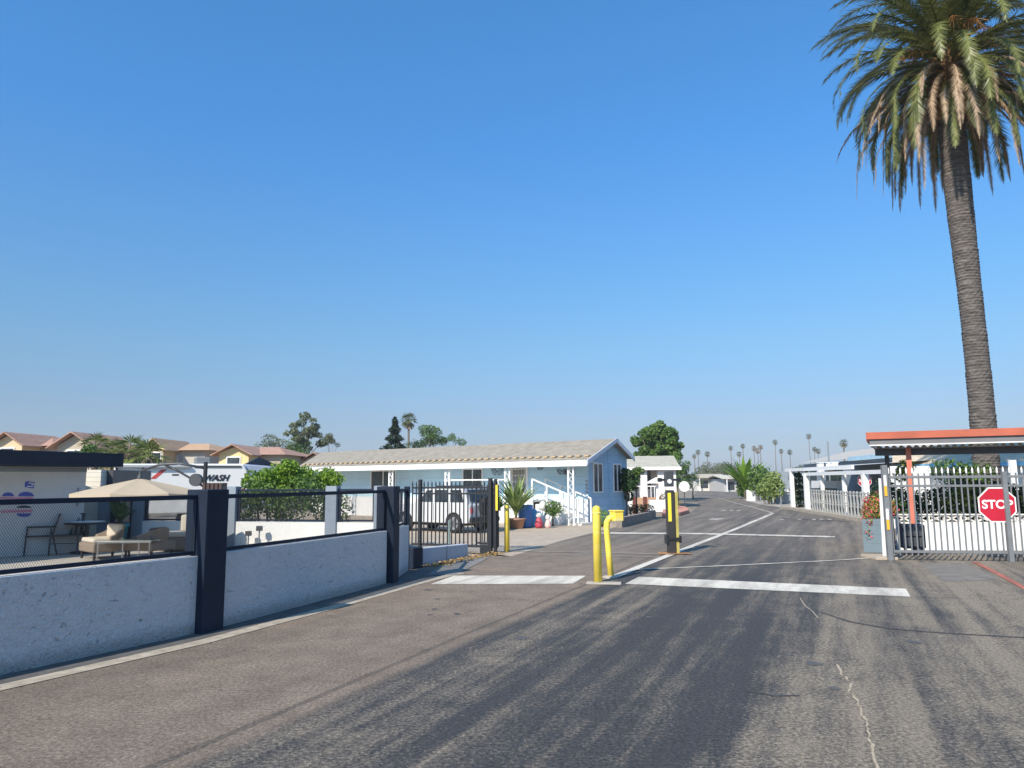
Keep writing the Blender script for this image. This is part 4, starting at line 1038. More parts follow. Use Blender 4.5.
# ------------------------------------------------------------------ patio buildings and furniture (left)
fb0, fb1 = A(0, 450, 16.0), A(124, 457.2, 18.7)
lb = thing('club_building', 'low flat roofed grey building with deep navy fascia behind the patio', 'building', (0, 0, 0))
a = Vector((fb0.x, fb0.y, 0)); b = Vector((fb1.x, fb1.y, 0)); dl_ = (b - a).normalized(); nl_ = Vector((-dl_.y, dl_.x, 0))
if nl_.x > 0: nl_ = -nl_
a2 = a - dl_ * 3
mb = MB(); mb.prism([a2, b, b + nl_*6, a2 + nl_*6], (0, 0, .33)); 
for i in range(len(mb.v)): mb.v[i].z += 2.06
mb.build('roof', NAVY, lb, bevel=.01)
GW = paint('pale_grey_wall', (.50, .51, .51), .85, .05, 1.5, bump=.2, bscale=50)
w0 = G(0, 557.5); w1 = G(81, 552.2); dw = (w1 - w0).normalized(); nw = Vector((-dw.y, dw.x, 0)); w00 = w0 - dw*3
mb = MB(); mb.prism([w00, w1, w1 + nw*3.5, w00 + nw*3.5], (0, 0, 2.05)); mb.build('wall', GW, lb)
mb = MB(); mb.prism([w00 - nw*.03, w1 - nw*.03, w1 - nw*.001, w00 - nw*.001], (0, 0, .09))
for v in mb.v: v.z += 1.93
mb.build('wall_trim', MGREY, lb)
# downpipe
q = w0 + dw * ((w1 - w0).length * .90) - nw * .04; mb = MB(); mb.tube([(q.x, q.y, 1.1), (q.x, q.y, 1.55)], .02, 8); mb.build('conduit', MGREY, lb)
# painted emblem on the wall
def em(poly, mat, off=.006, nm='emblem'):
    r_ = MB(); pts = []
    for px, py in poly:
        t = hit(px, w0, dw, py); P = w0 + dw * t; P.z = A(px, py, P.y).z; pts.append(P - nw * off)
    r_.prism(pts, nw * .004); return r_
BL = paint('emblem_blue', (.045, .07, .35), .5); PK = paint('emblem_pink', (.50, .20, .28), .5)
em([(25, 482), (28, 481), (29.5, 481.5), (35, 482), (34.5, 484), (31, 484.3), (31, 485.2), (34.5, 485.5), (33.5, 488.5), (24.5, 487)], BL).build('emblem', [BL], lb)
em([(28.5, 482.6), (34.2, 482.9), (34.2, 483.6), (28.5, 483.3)], WHITE, .009).build('emblem', [WHITE], lb)
em([(27, 485.8), (33, 486.2), (33, 486.9), (27, 486.6)], WHITE, .009).build('emblem', [WHITE], lb)
def dome(cx, rx, y, h, up=1, mat=BL): 
    em([(cx + rx*math.cos(a), y - up*h*math.sin(a)) for a in [i*PI/10 for i in range(11)]], mat).build('emblem', [mat], lb)
dome(8, 6, 496.3, 4.0); dome(26, 8, 496.3, 4.6); dome(24, 7.5, 513.4, 3.6, -1); dome(24, 7.5, 508.0, 2.6, 1, paint('emblem_black', (.03, .03, .05)))
em([(0, 497), (33, 496.8), (33, 498.8), (0, 499)], PK).build('emblem', [PK], lb)
em([(1, 510.3), (32.5, 509.5), (32.5, 512.2), (1, 513)], PK).build('emblem', [PK], lb)
# lit cream annex beyond
an = thing('annex', 'small cream lap sided shed past the end of the navy roofed building', 'shed', A(82, 500, 20.8) * 1.0)
an.location.z = 0
mb = MB(); mb.box((-.3, 0, 0), (.48, 2.5, 2.03)); mb.build('wall', banded('cream_siding', (.72, .68, .58), (.45, .42, .36), .13, 'Z', .10), an)
mb = MB(); mb.box((.48, .3, 0), (.66, 2.5, 2.03)); mb.build('door', DGREY, an)
mb = MB(); mb.box((-.04, -.16, 1.45), (.10, -.001, 1.55)); mb.build('wall_lamp', WHITE, an, bevel=.02)
# the back fence of the patio
bf = thing('patio_fence', 'far patio fence of white low wall with grey pillars and mesh', 'fence', (0, 0, 0))
F0, F1 = Vector((-11.3, 20.6)), Vector((-2.75, 18.75)); fd = (F1 - F0).normalized(); fn = Vector((-fd.y, fd.x))
F03, fd3 = Vector((*F0, 0)), Vector((*fd, 0))
PIL = paint('pillar_grey', (.22, .26, .31), .7, .06)
cols = [(103, 113), (137, 147), (226, 239), (328, 339), (376, 384)]; ts = []
for c0, c1 in cols:
    t0, t1 = hit(c0, F03, fd3), hit(c1, F03, fd3); ts.append((t0, t1)); w = t1 - t0
    c = F0 + fd * (t0 + t1)/2; mb = MB(); mb.box((-w/2, -.13, 0), (w/2, .13, 1.55), math.atan2(fd.y, fd.x), (c.x, c.y, 0)); mb.build('pillar', PIL, bf, bevel=.01)
spans = [(0, ts[0][0])] + [(ts[i][1], ts[i+1][0]) for i in range(4)] + [(ts[4][1], (F1-F0).length)]
for i, (t0, t1) in enumerate(spans):
    if i in (1,): continue                      # opening with a gate
    A0, B0 = F0 + fd*t0, F0 + fd*t1; mb = MB(); mb.prism([(v.x, v.y, 0) for v in (A0 - fn*.08, B0 - fn*.08, B0 + fn*.08, A0 + fn*.08)], (0, 0, .64)); mb.build('wall_panel', paint('white_wall', (.74, .73, .70), .85, .05), bf)
    fr = MB()
    fr.bar((*A0, 1.45), (*B0, 1.45), .05); fr.bar((*A0, .68), (*B0, .68), .04); fr.bar((*(A0+fd*.04), .66), (*(A0+fd*.04), 1.45), .06); fr.bar((*(B0-fd*.04), .66), (*(B0-fd*.04), 1.45), .06); fr.build('railing_frame', NAVY, bf)
    ms = MB(); mesh_panel(ms, A0, B0, .70, 1.43, cell=.05, w=.005); ms.build('mesh_infill', BLACK, bf)
t0, t1 = spans[1]; A0, B0 = F0 + fd*t0, F0 + fd*t1
gt = thing('patio_gate', 'narrow dark patio gate between two grey pillars', 'gate', (A0.x, A0.y, 0), math.atan2(fd.y, fd.x)); gl = t1 - t0
mb = MB(); mb.box((0.01, -.03, .05), (.14, .03, 1.45)); mb.box((gl-.14, -.03, .05), (gl-.01, .03, 1.45)); mb.box((.01, -.03, 1.38), (gl-.01, .03, 1.45)); mb.box((.01, -.03, .05), (gl-.01, .03, .6)); mb.build('gate_frame', NAVY, gt)
mb = MB(); mb.bar((gl/2, 0, .6), (gl/2, 0, 1.4), .02); mb.bar((.1, 0, 1.0), (gl-.1, 0, 1.0), .02); mb.build('bars', DGREY, gt)

# furniture
WIC = None
def wicker(name, c1, c2):
    m, nt, b = new_mat(name); L = nt.links; tc = N(nt, 'ShaderNodeTexCoord')
    ck_ = N(nt, 'ShaderNodeTexChecker', Scale=28.0); L.new(tc.outputs['Object'], ck_.inputs['Vector']); ck_.inputs['Color1'].default_value = (*c1, 1); ck_.inputs['Color2'].default_value = (*c2, 1)
    L.new(ck_.outputs['Color'], b.inputs['Base Color']); b.inputs['Roughness'].default_value = .7
    bp = N(nt, 'ShaderNodeBump', Strength=.6, Distance=.01); L.new(ck_.outputs['Fac'], bp.inputs['Height']); L.new(bp.outputs['Normal'], b.inputs['Normal']); return m
WIC = wicker('tan_wicker', (.40, .32, .25), (.13, .10, .075)); CUSH = paint('cream_cushion', (.62, .56, .46), .9, .08, 3, bump=.2, bscale=30); DC = paint('dark_cushion', (.08, .09, .11), .9)
def wicker_chair(label, loc, rz, w, cush, high=.72):
    t = thing('wicker_chair', label, 'chair', loc, rz, 'wicker patio chairs'); mb = MB()
    mb.box((-w/2, -.38, .16), (w/2, .38, .36)); mb.build('base', WIC, t, bevel=.03)
    # wrap-around back and arms
    mb = MB(); n = 18; vs = []; 
    for i in range(n + 1):
        a = PI * i / n; cx, cy = math.cos(a), math.sin(a); hz = .50 + (high - .50) * (math.sin(a) ** 1.5)
        for r, z in ((1.0, .30), (1.08, hz), (.86, hz), (.84, .30)):
            vs.append((cx * w/2 * r, -.05 + cy * .40 * r, z))
    fs = [(i*4+j, i*4+(j+1)%4, (i+1)*4+(j+1)%4, (i+1)*4+j) for i in range(n) for j in range(4)] + [(0,1,2,3), (n*4+3, n*4+2, n*4+1, n*4)]
    mb.raw(vs, fs); mb.build('backrest', WIC, t, smooth=False, bevel=.02)
    mb = MB(); mb.box((-w/2+.07, -.36, .36), (w/2-.07, .28, .46)); mb.build('seat_cushion', cush, t, bevel=.04)
    mb = MB(); mb.box((-w/2+.10, .14, .44), (w/2-.10, .26, high - .0)); o = mb.build('back_cushion', cush, t, bevel=.05)
    for sx_ in (-1, 1):
        for sy in (-1, 1):
            mb = MB(); mb.tube([(sx_*(w/2-.06), sy*.32, 0), (sx_*(w/2-.06), sy*.32, .18)], .03, 6); mb.build('leg', BLACK, t)
    return t
p = G(101, 558.5); wicker_chair('tan wicker armchair with cream cushions on the left of the glass table', (p.x, p.y + .1, 0), -.75, .92, CUSH, .74)
p = G(148, 557.5); wicker_chair('tan wicker armchair with a dark cushion on the right of the glass table', (p.x, p.y + .1, 0), -1.9, .70, DC, .66)
p = G(176, 553.0); ot = thing('wicker_ottoman', 'long wicker bench base topped by thick cream cushions', 'bench', (p.x, p.y + .7, 0), .2)
mb = MB(); mb.box((-.62, -.35, .03), (.75, .35, .34)); mb.build('base', WIC, ot, bevel=.03)
mb = MB(); mb.box((-.60, -.34, .345), (.72, .34, .46)); mb.build('seat_cushion', CUSH, ot, bevel=.03)
mb = MB(); mb.box((-.25, .12, .46), (.72, .33, .86)); mb.build('back_cushion', CUSH, ot, bevel=.04)
ct = thing('patio_table', 'low metal framed patio table with frosted glass top between wicker chairs', 'table', (G(127, 560).x, G(127, 560).y, 0), .06)
mb = MB(); mb.box((-.58, -.22, .405), (.58, .30, .42)); mb.build('tabletop', paint('frosted_glass', (.24, .27, .25), .2), ct, bevel=.004)
for sx_ in (-.54, -.02, .32, .54):
    mb = MB(); mb.tube([(sx_, -.19, 0), (sx_, -.19, .405)], .015, 6); mb.build('leg', CHROME, ct)
mb = MB(); mb.bar((-.56, -.20, .39), (.56, -.20, .39), .025); mb.bar((-.56, .27, .39), (.56, .27, .39), .025); mb.build('frame', CHROME, ct)
def metal_chair(label, loc, rz):
    t = thing('patio_chair', label, 'chair', loc, rz, 'dark metal patio chairs'); t.scale = (1.12, 1.12, 1.05)
    mb = MB()
    for x in [-.21 + .105*i for i in range(5)]: mb.bar((x, .22, .42), (x, .34, .88), .06, .02)
    mb.bar((-.25, .34, .88), (.25, .34, .88), .035); mb.build('backrest', BLACK, t)
    mb = MB(); mb.box((-.25, -.25, .40), (.25, .25, .43)); mb.build('seat', BLACK, t)
    for s in (-1, 1):
        mb = MB(); mb.bar((s*.26, -.25, 0), (s*.25, -.22, .62), .03); mb.build('leg', BLACK, t); mb = MB(); mb.bar((s*.26, .33, 0), (s*.25, .22, .5), .03); mb.build('leg', BLACK, t)
        mb = MB(); mb.bar((s*.26, -.24, .62), (s*.26, .29, .62), .04); mb.build('armrest', BLACK, t)
    mb = MB(); mb.bar((-.25, -.24, .25), (.25, -.24, .25), .02); mb.build('stretcher', BLACK, t); return t
p = G(38, 554.5); metal_chair('black metal patio chair standing alone by the emblem wall', (p.x, p.y, 0), -1.0)
p = G(66, 554); metal_chair('black metal patio chair tucked against the dark round table', (p.x, p.y, 0), .3)
p = G(77, 554); rt = thing('patio_table', 'dark round patio table behind the tan wicker armchair', 'table', (p.x, p.y + .35, 0))
mb = MB(); mb.lathe([(.48, .68), (.5, .70), (.48, .72)], (0, 0, 0), 24); mb.build('tabletop', BLACK, rt)
mb = MB(); mb.lathe([(.35, 0), (.32, .03), (.05, .06), (.05, .68)], (0, 0, 0), 14); mb.build('pedestal', BLACK, rt)
mb = MB(); mb.box((-.3, -.2, 0), (.3, .2, .03)); tag(mb.build('folded_cloth', WHITE, loc=(p.x + .05, p.y + .3, .722), bevel=.01), 'folded pale cloth lying on the dark round patio table', 'cloth')
sword_plant('potted_plant', 'leafy plant on the patio behind the round table', (G(92, 551).x, G(92, 551).y + 1.2, .55), .8, 26, .07, L_MID, 9, .5)
p = G(92, 551); pot('teal pot on the patio holding the leafy plant', (p.x, p.y + 1.2, 0), .24, .6, paint('teal_glaze', (.03, .28, .33), .3))

# cantilever umbrella
um = thing('patio_umbrella', 'beige cantilever patio umbrella hanging over the wicker chairs', 'umbrella', (0, 0, 0))
UY = 16.6; uc = A(138, 478, UY); ur = (A(204, 494, UY).x - A(74, 494, UY).x) / 2; uz0 = A(137, 493, UY).z; uz1 = A(137, 478, UY).z
UCX = A(139, 493, UY).x
TAN = paint('beige_canvas', (.60, .50, .37), .85, .04, 3)
nt_ = TAN.node_tree; tl = nt_.nodes.new('ShaderNodeBsdfTranslucent'); tl.inputs['Color'].default_value = (.60, .48, .33, 1); mx = nt_.nodes.new('ShaderNodeMixShader'); mx.inputs[0].default_value = .35
nt_.links.new(nt_.nodes['Principled BSDF'].outputs[0], mx.inputs[1]); nt_.links.new(tl.outputs[0], mx.inputs[2]); nt_.links.new(mx.outputs[0], nt_.nodes['Material Output'].inputs['Surface'])
mb = MB(); ns_ = 8; rr = [(.06, uz1 - .02), (.14*ur, uz1 - .05), (.5*ur, uz0 + (uz1-uz0)*.52), (.8*ur, uz0 + (uz1-uz0)*.22), (ur, uz0)]
def cp_(r, k, z, sag=0.0):
    a = 2*PI*k/ns_ + .05; return Vector((UCX + r*math.cos(a), UY + r*math.sin(a)*.92, z))
seg = 4
for k in range(ns_):
    for j in range(len(rr)-1):
        for q in range(seg):
            def P_(jj, qq):
                r, z = rr[jj]; a_, b_ = cp_(r, k, z), cp_(r, k+1, z); f = qq/seg; v = a_.lerp(b_, f); v.z -= .05 * math.sin(PI*f) * r/ur * .6; return v
            mb.face([P_(j, q), P_(j+1, q), P_(j+1, q+1), P_(j, q+1)])
    for q in range(seg):
        def P2(qq, dz):
            a_, b_ = cp_(ur, k, uz0), cp_(ur, k+1, uz0); f = qq/seg; v = a_.lerp(b_, f); v.z -= .03*math.sin(PI*f) + dz; return v
        mb.face([P2(q, 0), P2(q, .07), P2(q+1, .07), P2(q+1, 0)])
mb.build('canopy', TAN, um)
for k in range(ns_):
    mb = MB(); mb.bar(cp_(.05, k, uz1 - .06), cp_(ur*.98, k, uz0 - .015), .018); mb.build('rib', DGREY, um)
mb = MB(); hub = Vector((UCX, UY, uz1)); mb.lathe([(.05, -.1), (.06, .0), (.03, .08), (.02, .16)], hub, 12); mb.build('hub', DGREY, um)
pb_ = A(205, 480, UY); polex = pb_.x
arm = [Vector((UCX, UY, uz1 + .15)), A(160, 464.5, UY), A(180, 463.5, UY), A(204, 468, UY)]
mb = MB(); mb.tube(arm, .028, 8); mb.build('arm', DGREY, um, smooth=True)
mb = MB(); mb.tube([A(165, 465, UY), A(178, 471, UY), A(190, 478, UY), A(204, 487, UY)], .024, 8); mb.build('strut', BLACK, um, smooth=True)
mb = MB(); mb.tube([(polex, UY, 0), (polex, UY, A(205, 462, UY).z)], .045, 10); mb.build('pole', BLACK, um)
mb = MB(); mb.tube([A(196, 480, UY) + Vector((0, -.05, 0)), A(196, 480, UY) + Vector((0, .06, 0))], .14, 16); mb.build('crank_wheel', DGREY, um)
mb = MB(); mb.box((polex - .4, UY - .4, 0), (polex + .4, UY + .4, .08)); mb.build('base_plate', DGREY, um, bevel=.01)
# stack of folded dark loungers / crate behind the post
q = A(214, 494, 15.6); sb = thing('storage_rack', 'dark brown slatted rack standing behind the wide navy post', 'rack', (q.x, 15.6, 0))
mb = MB(); zt3 = A(214, 483, 15.6).z
for k in range(5): mb.box((-.19 + .085*k, -.15, 0), (-.13 + .085*k, .15, zt3 - .01*(k % 2)))
mb.build('slats', paint('dark_brown_wood', (.05, .025, .022), .6), sb); mb = MB(); mb.box((-.2, -.12, .2), (.22, .12, .26)); mb.box((-.2, -.12, zt3-.12), (.22, .12, zt3-.06)); mb.build('frame', BLACK, sb)
# small utility stubs by the back fence
for px, h, lab in ((258, .42, 'short spotlight stub on a stake before the white patio wall'), (268.5, .55, 'thin tap standpipe before the white patio wall')):
    t = hit(px, F03, fd3); c = F0 + fd*t - fn*.35; s = thing('garden_stake', lab, 'garden fixture', (c.x, c.y, 0)); mb = MB(); mb.tube([(0, 0, 0), (0, 0, h)], .02, 6); mb.build('stake', MGREY, s); mb = MB(); mb.box((-.07, -.05, h-.12), (.07, .05, h)); mb.build('head', DGREY, s)

# ------------------------------------------------------------------ travel trailer
TY = 26.0
tA = A(112, 500, TY); tB = A(246, 500, TY + 2.0)
tv0, tv1 = Vector((tA.x, TY, 0)), Vector((tB.x, TY + 2.0, 0)); tdv = (tv1 - tv0); TL = tdv.length; tdv.normalize()
tr = thing('travel_trailer', 'long white travel trailer parked behind the patio with dark lettering', 'trailer', tv0, math.atan2(tdv.y, tdv.x))
ztop = A(180, 464, TY + 1).z
TW = paint('trailer_white', (.76, .76, .74), .35, .03)
prof = [(0, .55), (0, ztop), (TL*.97, ztop + .02), (TL*1.0, ztop - .25), (TL*1.02, 1.5), (TL*.97, .9), (TL*.90, .55)]
mb = MB(); mb.prism([(x, 0, z) for x, z in prof], (0, 2.4, 0)); mb.build('body', TW, tr, bevel=.05)
# front cap: blue-grey, wider wrap
mb = MB(); P_ = [(TL*.975, ztop + .01), (TL + .35, ztop - .02), (TL + 1.6, ztop - .12), (TL + 2.0, 1.6), (TL + 1.3, .8), (TL*.98, .6), (TL*1.02, 1.5), (TL*.995, ztop - .25)]
mb.prism([(x, .12, z) for x, z in P_], (0, 2.15, 0)); mb.build('front_cap', paint('trailer_grey', (.30, .36, .46), .3), tr, bevel=.05)
mb = MB(); mb.box((-.02, -.12, ztop - .14), (TL*.55, -.005, ztop - .04)); mb.build('awning_roll', paint('awning_grey', (.38, .40, .42), .5), tr, bevel=.02)
mb = MB(); mb.box((TL*.58, -.03, ztop - .12), (TL*.95, -.003, ztop - .06)); mb.build('roof_trim', DGREY, tr)
for x in (.05, TL*.2): mb = MB(); mb.box((x, -.09, .7), (x+.07, -.004, ztop - .14)); mb.build('awning_arm', BLACK, tr)
mb = MB(); mb.box((TL*.12, -.02, 1.60), (TL*.26, -.003, ztop - .30)); mb.build('window', glass_dark(), tr)
mb = MB(); mb.prism([(TL*.26, -.006, 1.8), (TL*.34, -.006, ztop - .2), (TL*.38, -.006, ztop - .2), (TL*.30, -.006, 1.8)], (0, .004, 0)); mb.build('stripe', paint('stripe_red', (.55, .08, .07), .4), tr)
mb = MB(); mb.prism([(TL*.06, -.006, 1.7), (TL*.04, -.006, ztop - .25), (TL*.12, -.006, ztop - .25), (TL*.14, -.006, 1.7)], (0, .004, 0)); mb.build('stripe', paint('stripe_blue', (.06, .10, .32), .4), tr)
zs = A(235, 492, TY+1.9).z
mb = MB(); mb.prism([(TL*.80, -.006, zs - .10), (TL*.90, -.006, zs + .02), (TL*.985, -.006, zs + .16), (TL*.98, -.006, zs + .05), (TL*.90, -.006, zs - .10)], (0, .004, 0)); mb.build('stripe', paint('stripe_orange', (.60, .20, .10), .4), tr)
t5 = hit(215.5, tv0, tdv); zl = A(215.5, 478.2, TY + 1.6).z
text_mesh('lettering', 'WASH', .30, BLACK, tr, (t5, -.012, zl), (PI/2, 0, 0), shear=.35, bold=.012)
mb = MB(); mb.box((TL*.42, -.012, 1.92), (TL*.47, -.003, 1.97)); mb.build('vent', DGREY, tr)
for x in (TL*.55, TL*.63):
    mb = MB(); mb.tube([(x, .05, .36), (x, .3, .36)], .36, 20); mb.build('wheel', RUBBER, tr)
mb = MB(); mb.box((TL*.60, .6, ztop), (TL*.72, 1.4, ztop + .28)); mb.build('roof_unit', paint('roof_unit_grey', (.16, .17, .18), .5), tr, bevel=.05)
mb = MB(); mb.prism([(TL*1.0, .5, ztop + .0), (TL*1.0 + .5, .5, ztop + .28), (TL*1.0 + 1.2, .5, ztop - .02)], (0, 1.0, 0)); mb.build('solar_panel', NAVY, tr)
mb = MB(); mb.box((TL*.46, .6, ztop), (TL*.50, .9, ztop + .35)); mb.build('vent_pipe', DGREY, tr)

# bright bush in front of trailer
tree('bush', 'large bright green bush growing behind the patio fence beside the trailer', 'bush', A(278, 500, 21.5) * Vector((1, 1, 0)).length / 1 if False else (A(277, 500, 21.8).x, 21.8, 0), 2.2, 1.15, 44, .25, 8500, .11, L_BRIGHT, 81, crown_c=.68, crown_h=.30, trunk_r=.06)
tree('bush', 'smaller bright green bush against the left end of the blue home', 'bush', (A(324, 500, 23).x, 23, 0), 2.05, .45, 12, .26, 2300, .10, L_BRIGHT, 82, crown_c=.74, crown_h=.22, trunk_r=.04)
hb = [(A(x, 500, 20.6).x, 20.6 + (x % 7)*.05, .9 + (x % 5)*.12, .45, .4, .5) for x in range(236, 340, 9)]
hedge('hedge', 'green hedge right behind the mesh of the far patio fence', hb, 5000, .10, L_MID, 83)

# ------------------------------------------------------------------ stucco houses with tiled roofs far left
TILE = rooftile('clay_tile', (.33, .18, .125), (.50, .31, .23), .35, 'X')
def gable_house(label, px0, px1, Y, ybase, yeave, yridge, wallc, name='stucco_house', depth=10, wing=None, seed=0, roofm=TILE):
    P0, P1 = A(px0, yeave, Y), A(px1, yeave, Y); w = P1.x - P0.x; ze = P0.z; zr = A(px0, yridge, Y).z
    t = thing(name, label, 'house', (P0.x, Y, 0), -.03, 'stucco houses beyond the patio')
    wm = paint(wallc[0], wallc[1], .85, .04, 1, bump=.1)
    mb = MB(); mb.box((0, 0, 0), (w, depth, ze)); mb.build('wall', wm, t)
    mb = MB(); e = .6; hip = min(w*.28, 4)
    v = [(-e, -e, ze-.1), (w+e, -e, ze-.1), (w+e, depth+e, ze-.1), (-e, depth+e, ze-.1), (hip, depth*.35, zr), (w-hip, depth*.35, zr)]
    mb.raw(v, [(0,1,5,4), (1,2,5), (2,3,4,5), (3,0,4), (0,3,2,1)]); rf_ = mb.build('roof', roofm, t)
    rng = random.Random(seed)
    if wing:                                        # gabled wing projecting forward
        a, b, yp, c2 = wing; xa = A(a, yeave, Y).x - P0.x; xb = A(b, yeave, Y).x - P0.x; zp = A(a, yp, Y).z; xm = (xa+xb)/2
        mb = MB(); mb.prism([(xa, -2.2, 0), (xa, -2.2, ze), (xm, -2.2, zp - .15), (xb, -2.2, ze), (xb, -2.2, 0)], (0, 2.3, 0)); mb.build('wing_wall', paint(c2[0], c2[1], .85, .04), t)
        mb = MB()
        for s0, s1 in (((xa-.5, ze-.25), (xm, zp)), ((xm, zp), (xb+.5, ze-.25))):
            mb.prism([(s0[0], -2.8, s0[1]), (s1[0], -2.8, s1[1]), (s1[0], -2.8, s1[1]+.08), (s0[0], -2.8, s0[1]+.08)], (0, 6.5, 0))
        mb.build('wing_roof', roofm, t)
        mb = MB(); mb.box((xm-.6, -2.26, ze-1.6), (xm+.6, -2.203, ze-.3)); o = mb.build('window', WHITE, t); mb = MB(); mb.box((xm-.5, -2.30, ze-1.5), (xm+.5, -2.261, ze-.4)); mb.build('pane', glass_dark(), o)
    n = max(1, int(w / 4.5))
    for i in range(n):
        x = w * (i + .5) / n
        if wing and xa - 1 < x < xb + 1: continue
        mb = MB(); mb.box((x-.6, -.06, ze-1.7), (x+.6, -.003, ze-.35)); o = mb.build('window', WHITE, t); mb = MB(); mb.box((x-.5, -.10, ze-1.6), (x+.5, -.061, ze-.45)); mb.build('pane', glass_dark(), o)
    return t
CRM = ('cream_stucco', (.62, .50, .33)); BEI = ('beige_stucco', (.42, .37, .29)); YLW = ('yellow_stucco', (.72, .57, .30)); GRB = ('greige_stucco', (.50, .46, .40))
gable_house('large beige house with a red tile roof at the far left edge', -40, 52, 62, 480, 445.5, 434.5, BEI, wing=(14, 42, 435, CRM), seed=1)
gable_house('beige gabled house wing right behind the navy roofed building', 66, 98, 57, 480, 447, 438.5, BEI, wing=(76, 110, 435, BEI), seed=2)
gable_house('pale grey house with tan tile roof right of the fan palms', 158, 206, 66, 480, 449.5, 442, GRB, wing=(160, 176, 440.5, CRM), seed=3, roofm=rooftile('tan_tile', (.42, .25, .14), (.56, .38, .24), .35))
gable_house('yellow gabled house behind the white trailer', 222, 282, 64, 480, 454, 445.5, BEI, wing=(230, 259, 446.5, YLW), seed=4)
gable_house('small cream house half hidden by the blue home roof', 292, 330, 72, 480, 462, 452, GRB, wing=(310, 333, 454, CRM), seed=5)

# ------------------------------------------------------------------ fan palms
def fan_palm(name, label, base, H, R, nl, seed, group=None, blades=9, tr=.18, skirt=True, lm=None, cat='palm tree', bw=.045):
    rng = random.Random(seed); t = thing(name, label, cat, base, 0, group)
    mb = MB(); ln = rng.uniform(-.02, .02) * H; mb.tube([(0, 0, 0), (ln*.4, 0, H*.5), (ln, 0, H)], [tr*1.2, tr*.85, tr*.7], 8); mb.build('trunk', BARK, t, smooth=True)
    mb = MB(); C = Vector((ln, 0, H))
    for i in range(nl):
        az = i * 2.4 + rng.uniform(-.3, .3); s = (i + .5) / nl; el = math.radians(80 - 125 * s + rng.uniform(-10, 10))
        d = Vector((math.cos(az)*math.cos(el), math.sin(az)*math.cos(el), math.sin(el))); st = C + d * R * .45; side = Vector((-math.sin(az), math.cos(az), 0)); up = side.cross(d)
        mb.bar(C, st, R*.025)
        for k in range(blades):
            a = (k / (blades-1) - .5) * 2.5; bd = (d * math.cos(a) + side * math.sin(a) - Vector((0, 0, .25 + .2*rng.random()))).normalized(); L_ = R * .58 * rng.uniform(.8, 1.1)
            wv = bd.cross(up).normalized() * R * bw
            mid = st + bd * L_ * .5; mb.face([st, mid + wv, st + bd * L_ - Vector((0, 0, L_*.18)), mid - wv])
    mb.build('crown', lm or L_PALM, t)
    if skirt:
        mb = MB()
        for i in range(nl):
            az = rng.uniform(0, 6.28); p = C + Vector((math.cos(az)*tr, math.sin(az)*tr, -.05*R)); e = p + Vector((math.cos(az)*R*.28, math.sin(az)*R*.28, -R*rng.uniform(.4, .9))); s_ = Vector((-math.sin(az), math.cos(az), 0)) * R * .12
            mb.face([p, e - s_, e + s_])
        mb.build('dead_skirt', L_PALMD, t)
    return t
L_FAN = leafmat('fan_palm_leaves', (.06, .09, .02), (.22, .26, .08), trans=.25)
for i, (px, py, Y, R, lab) in enumerate(((97, 444, 40, 1.15, 'fan palm standing out tallest beside the beige gable'), (114, 449, 36, 1.0, 'low fan palm behind the navy roof end'), (132, 447, 36, 1.15, 'fan palm in the middle of the low palm row'), (148, 452, 34, 1.1, 'broad fan palm nearest the pale grey house'))):
    P = A(px, py, Y); fan_palm('fan_palm', lab, (P.x, Y, 0), P.z - .25, R * 1.0, 18, 100 + i, 'low fan palms behind the patio', blades=13, bw=.028, lm=L_FAN)
P = A(87, 447, 38); tree('round_tree', 'round dark green clipped tree in front of the beige house', 'tree', (P.x, 38, 0), A(87, 441, 38).z, .48, 14, .3, 1500, .14, L_MID, 90, crown_c=.80, crown_h=.13, trunk_r=.08)

# ------------------------------------------------------------------ background trees
def px_tree(label, px, ytop, half, Y, mat, seed, ncl=22, nl=2600, ls=None, name='leafy_tree', cc=.70, ch=.28, rc=.36, group=None, tr=None, flat=.8, lean=0.0):
    P = A(px, ytop, Y); R = half * Y / 746; H = P.z
    return tree(name, label, 'tree', (P.x, Y, 0), H / (cc + ch) * 1.0 if False else H * .97, R * .92, ncl, R * rc, nl, ls or R * .11, mat, seed, group, cc, ch, tr or R * .06, flat, leanx=lean)
px_tree('tall eucalyptus with airy rounded crown behind the yellow house', 303, 408, 23, 85, L_OLIVE, 201, ncl=30, nl=4000, rc=.20, cc=.62, ch=.34)
px_tree('low broad tree left of the tall eucalyptus', 270, 429, 16, 82, L_OLIVE, 202, ncl=16, nl=2200, rc=.4)
px_tree('small round topped eucalyptus right of the tall one', 330, 427, 11, 85, L_OLIVE, 203, ncl=12, nl=1700, rc=.28, cc=.8, ch=.14)
px_tree('dark shrubby tree beneath the tall eucalyptus', 300, 437, 17, 80, L_MID, 204, ncl=18, nl=2200, rc=.4)
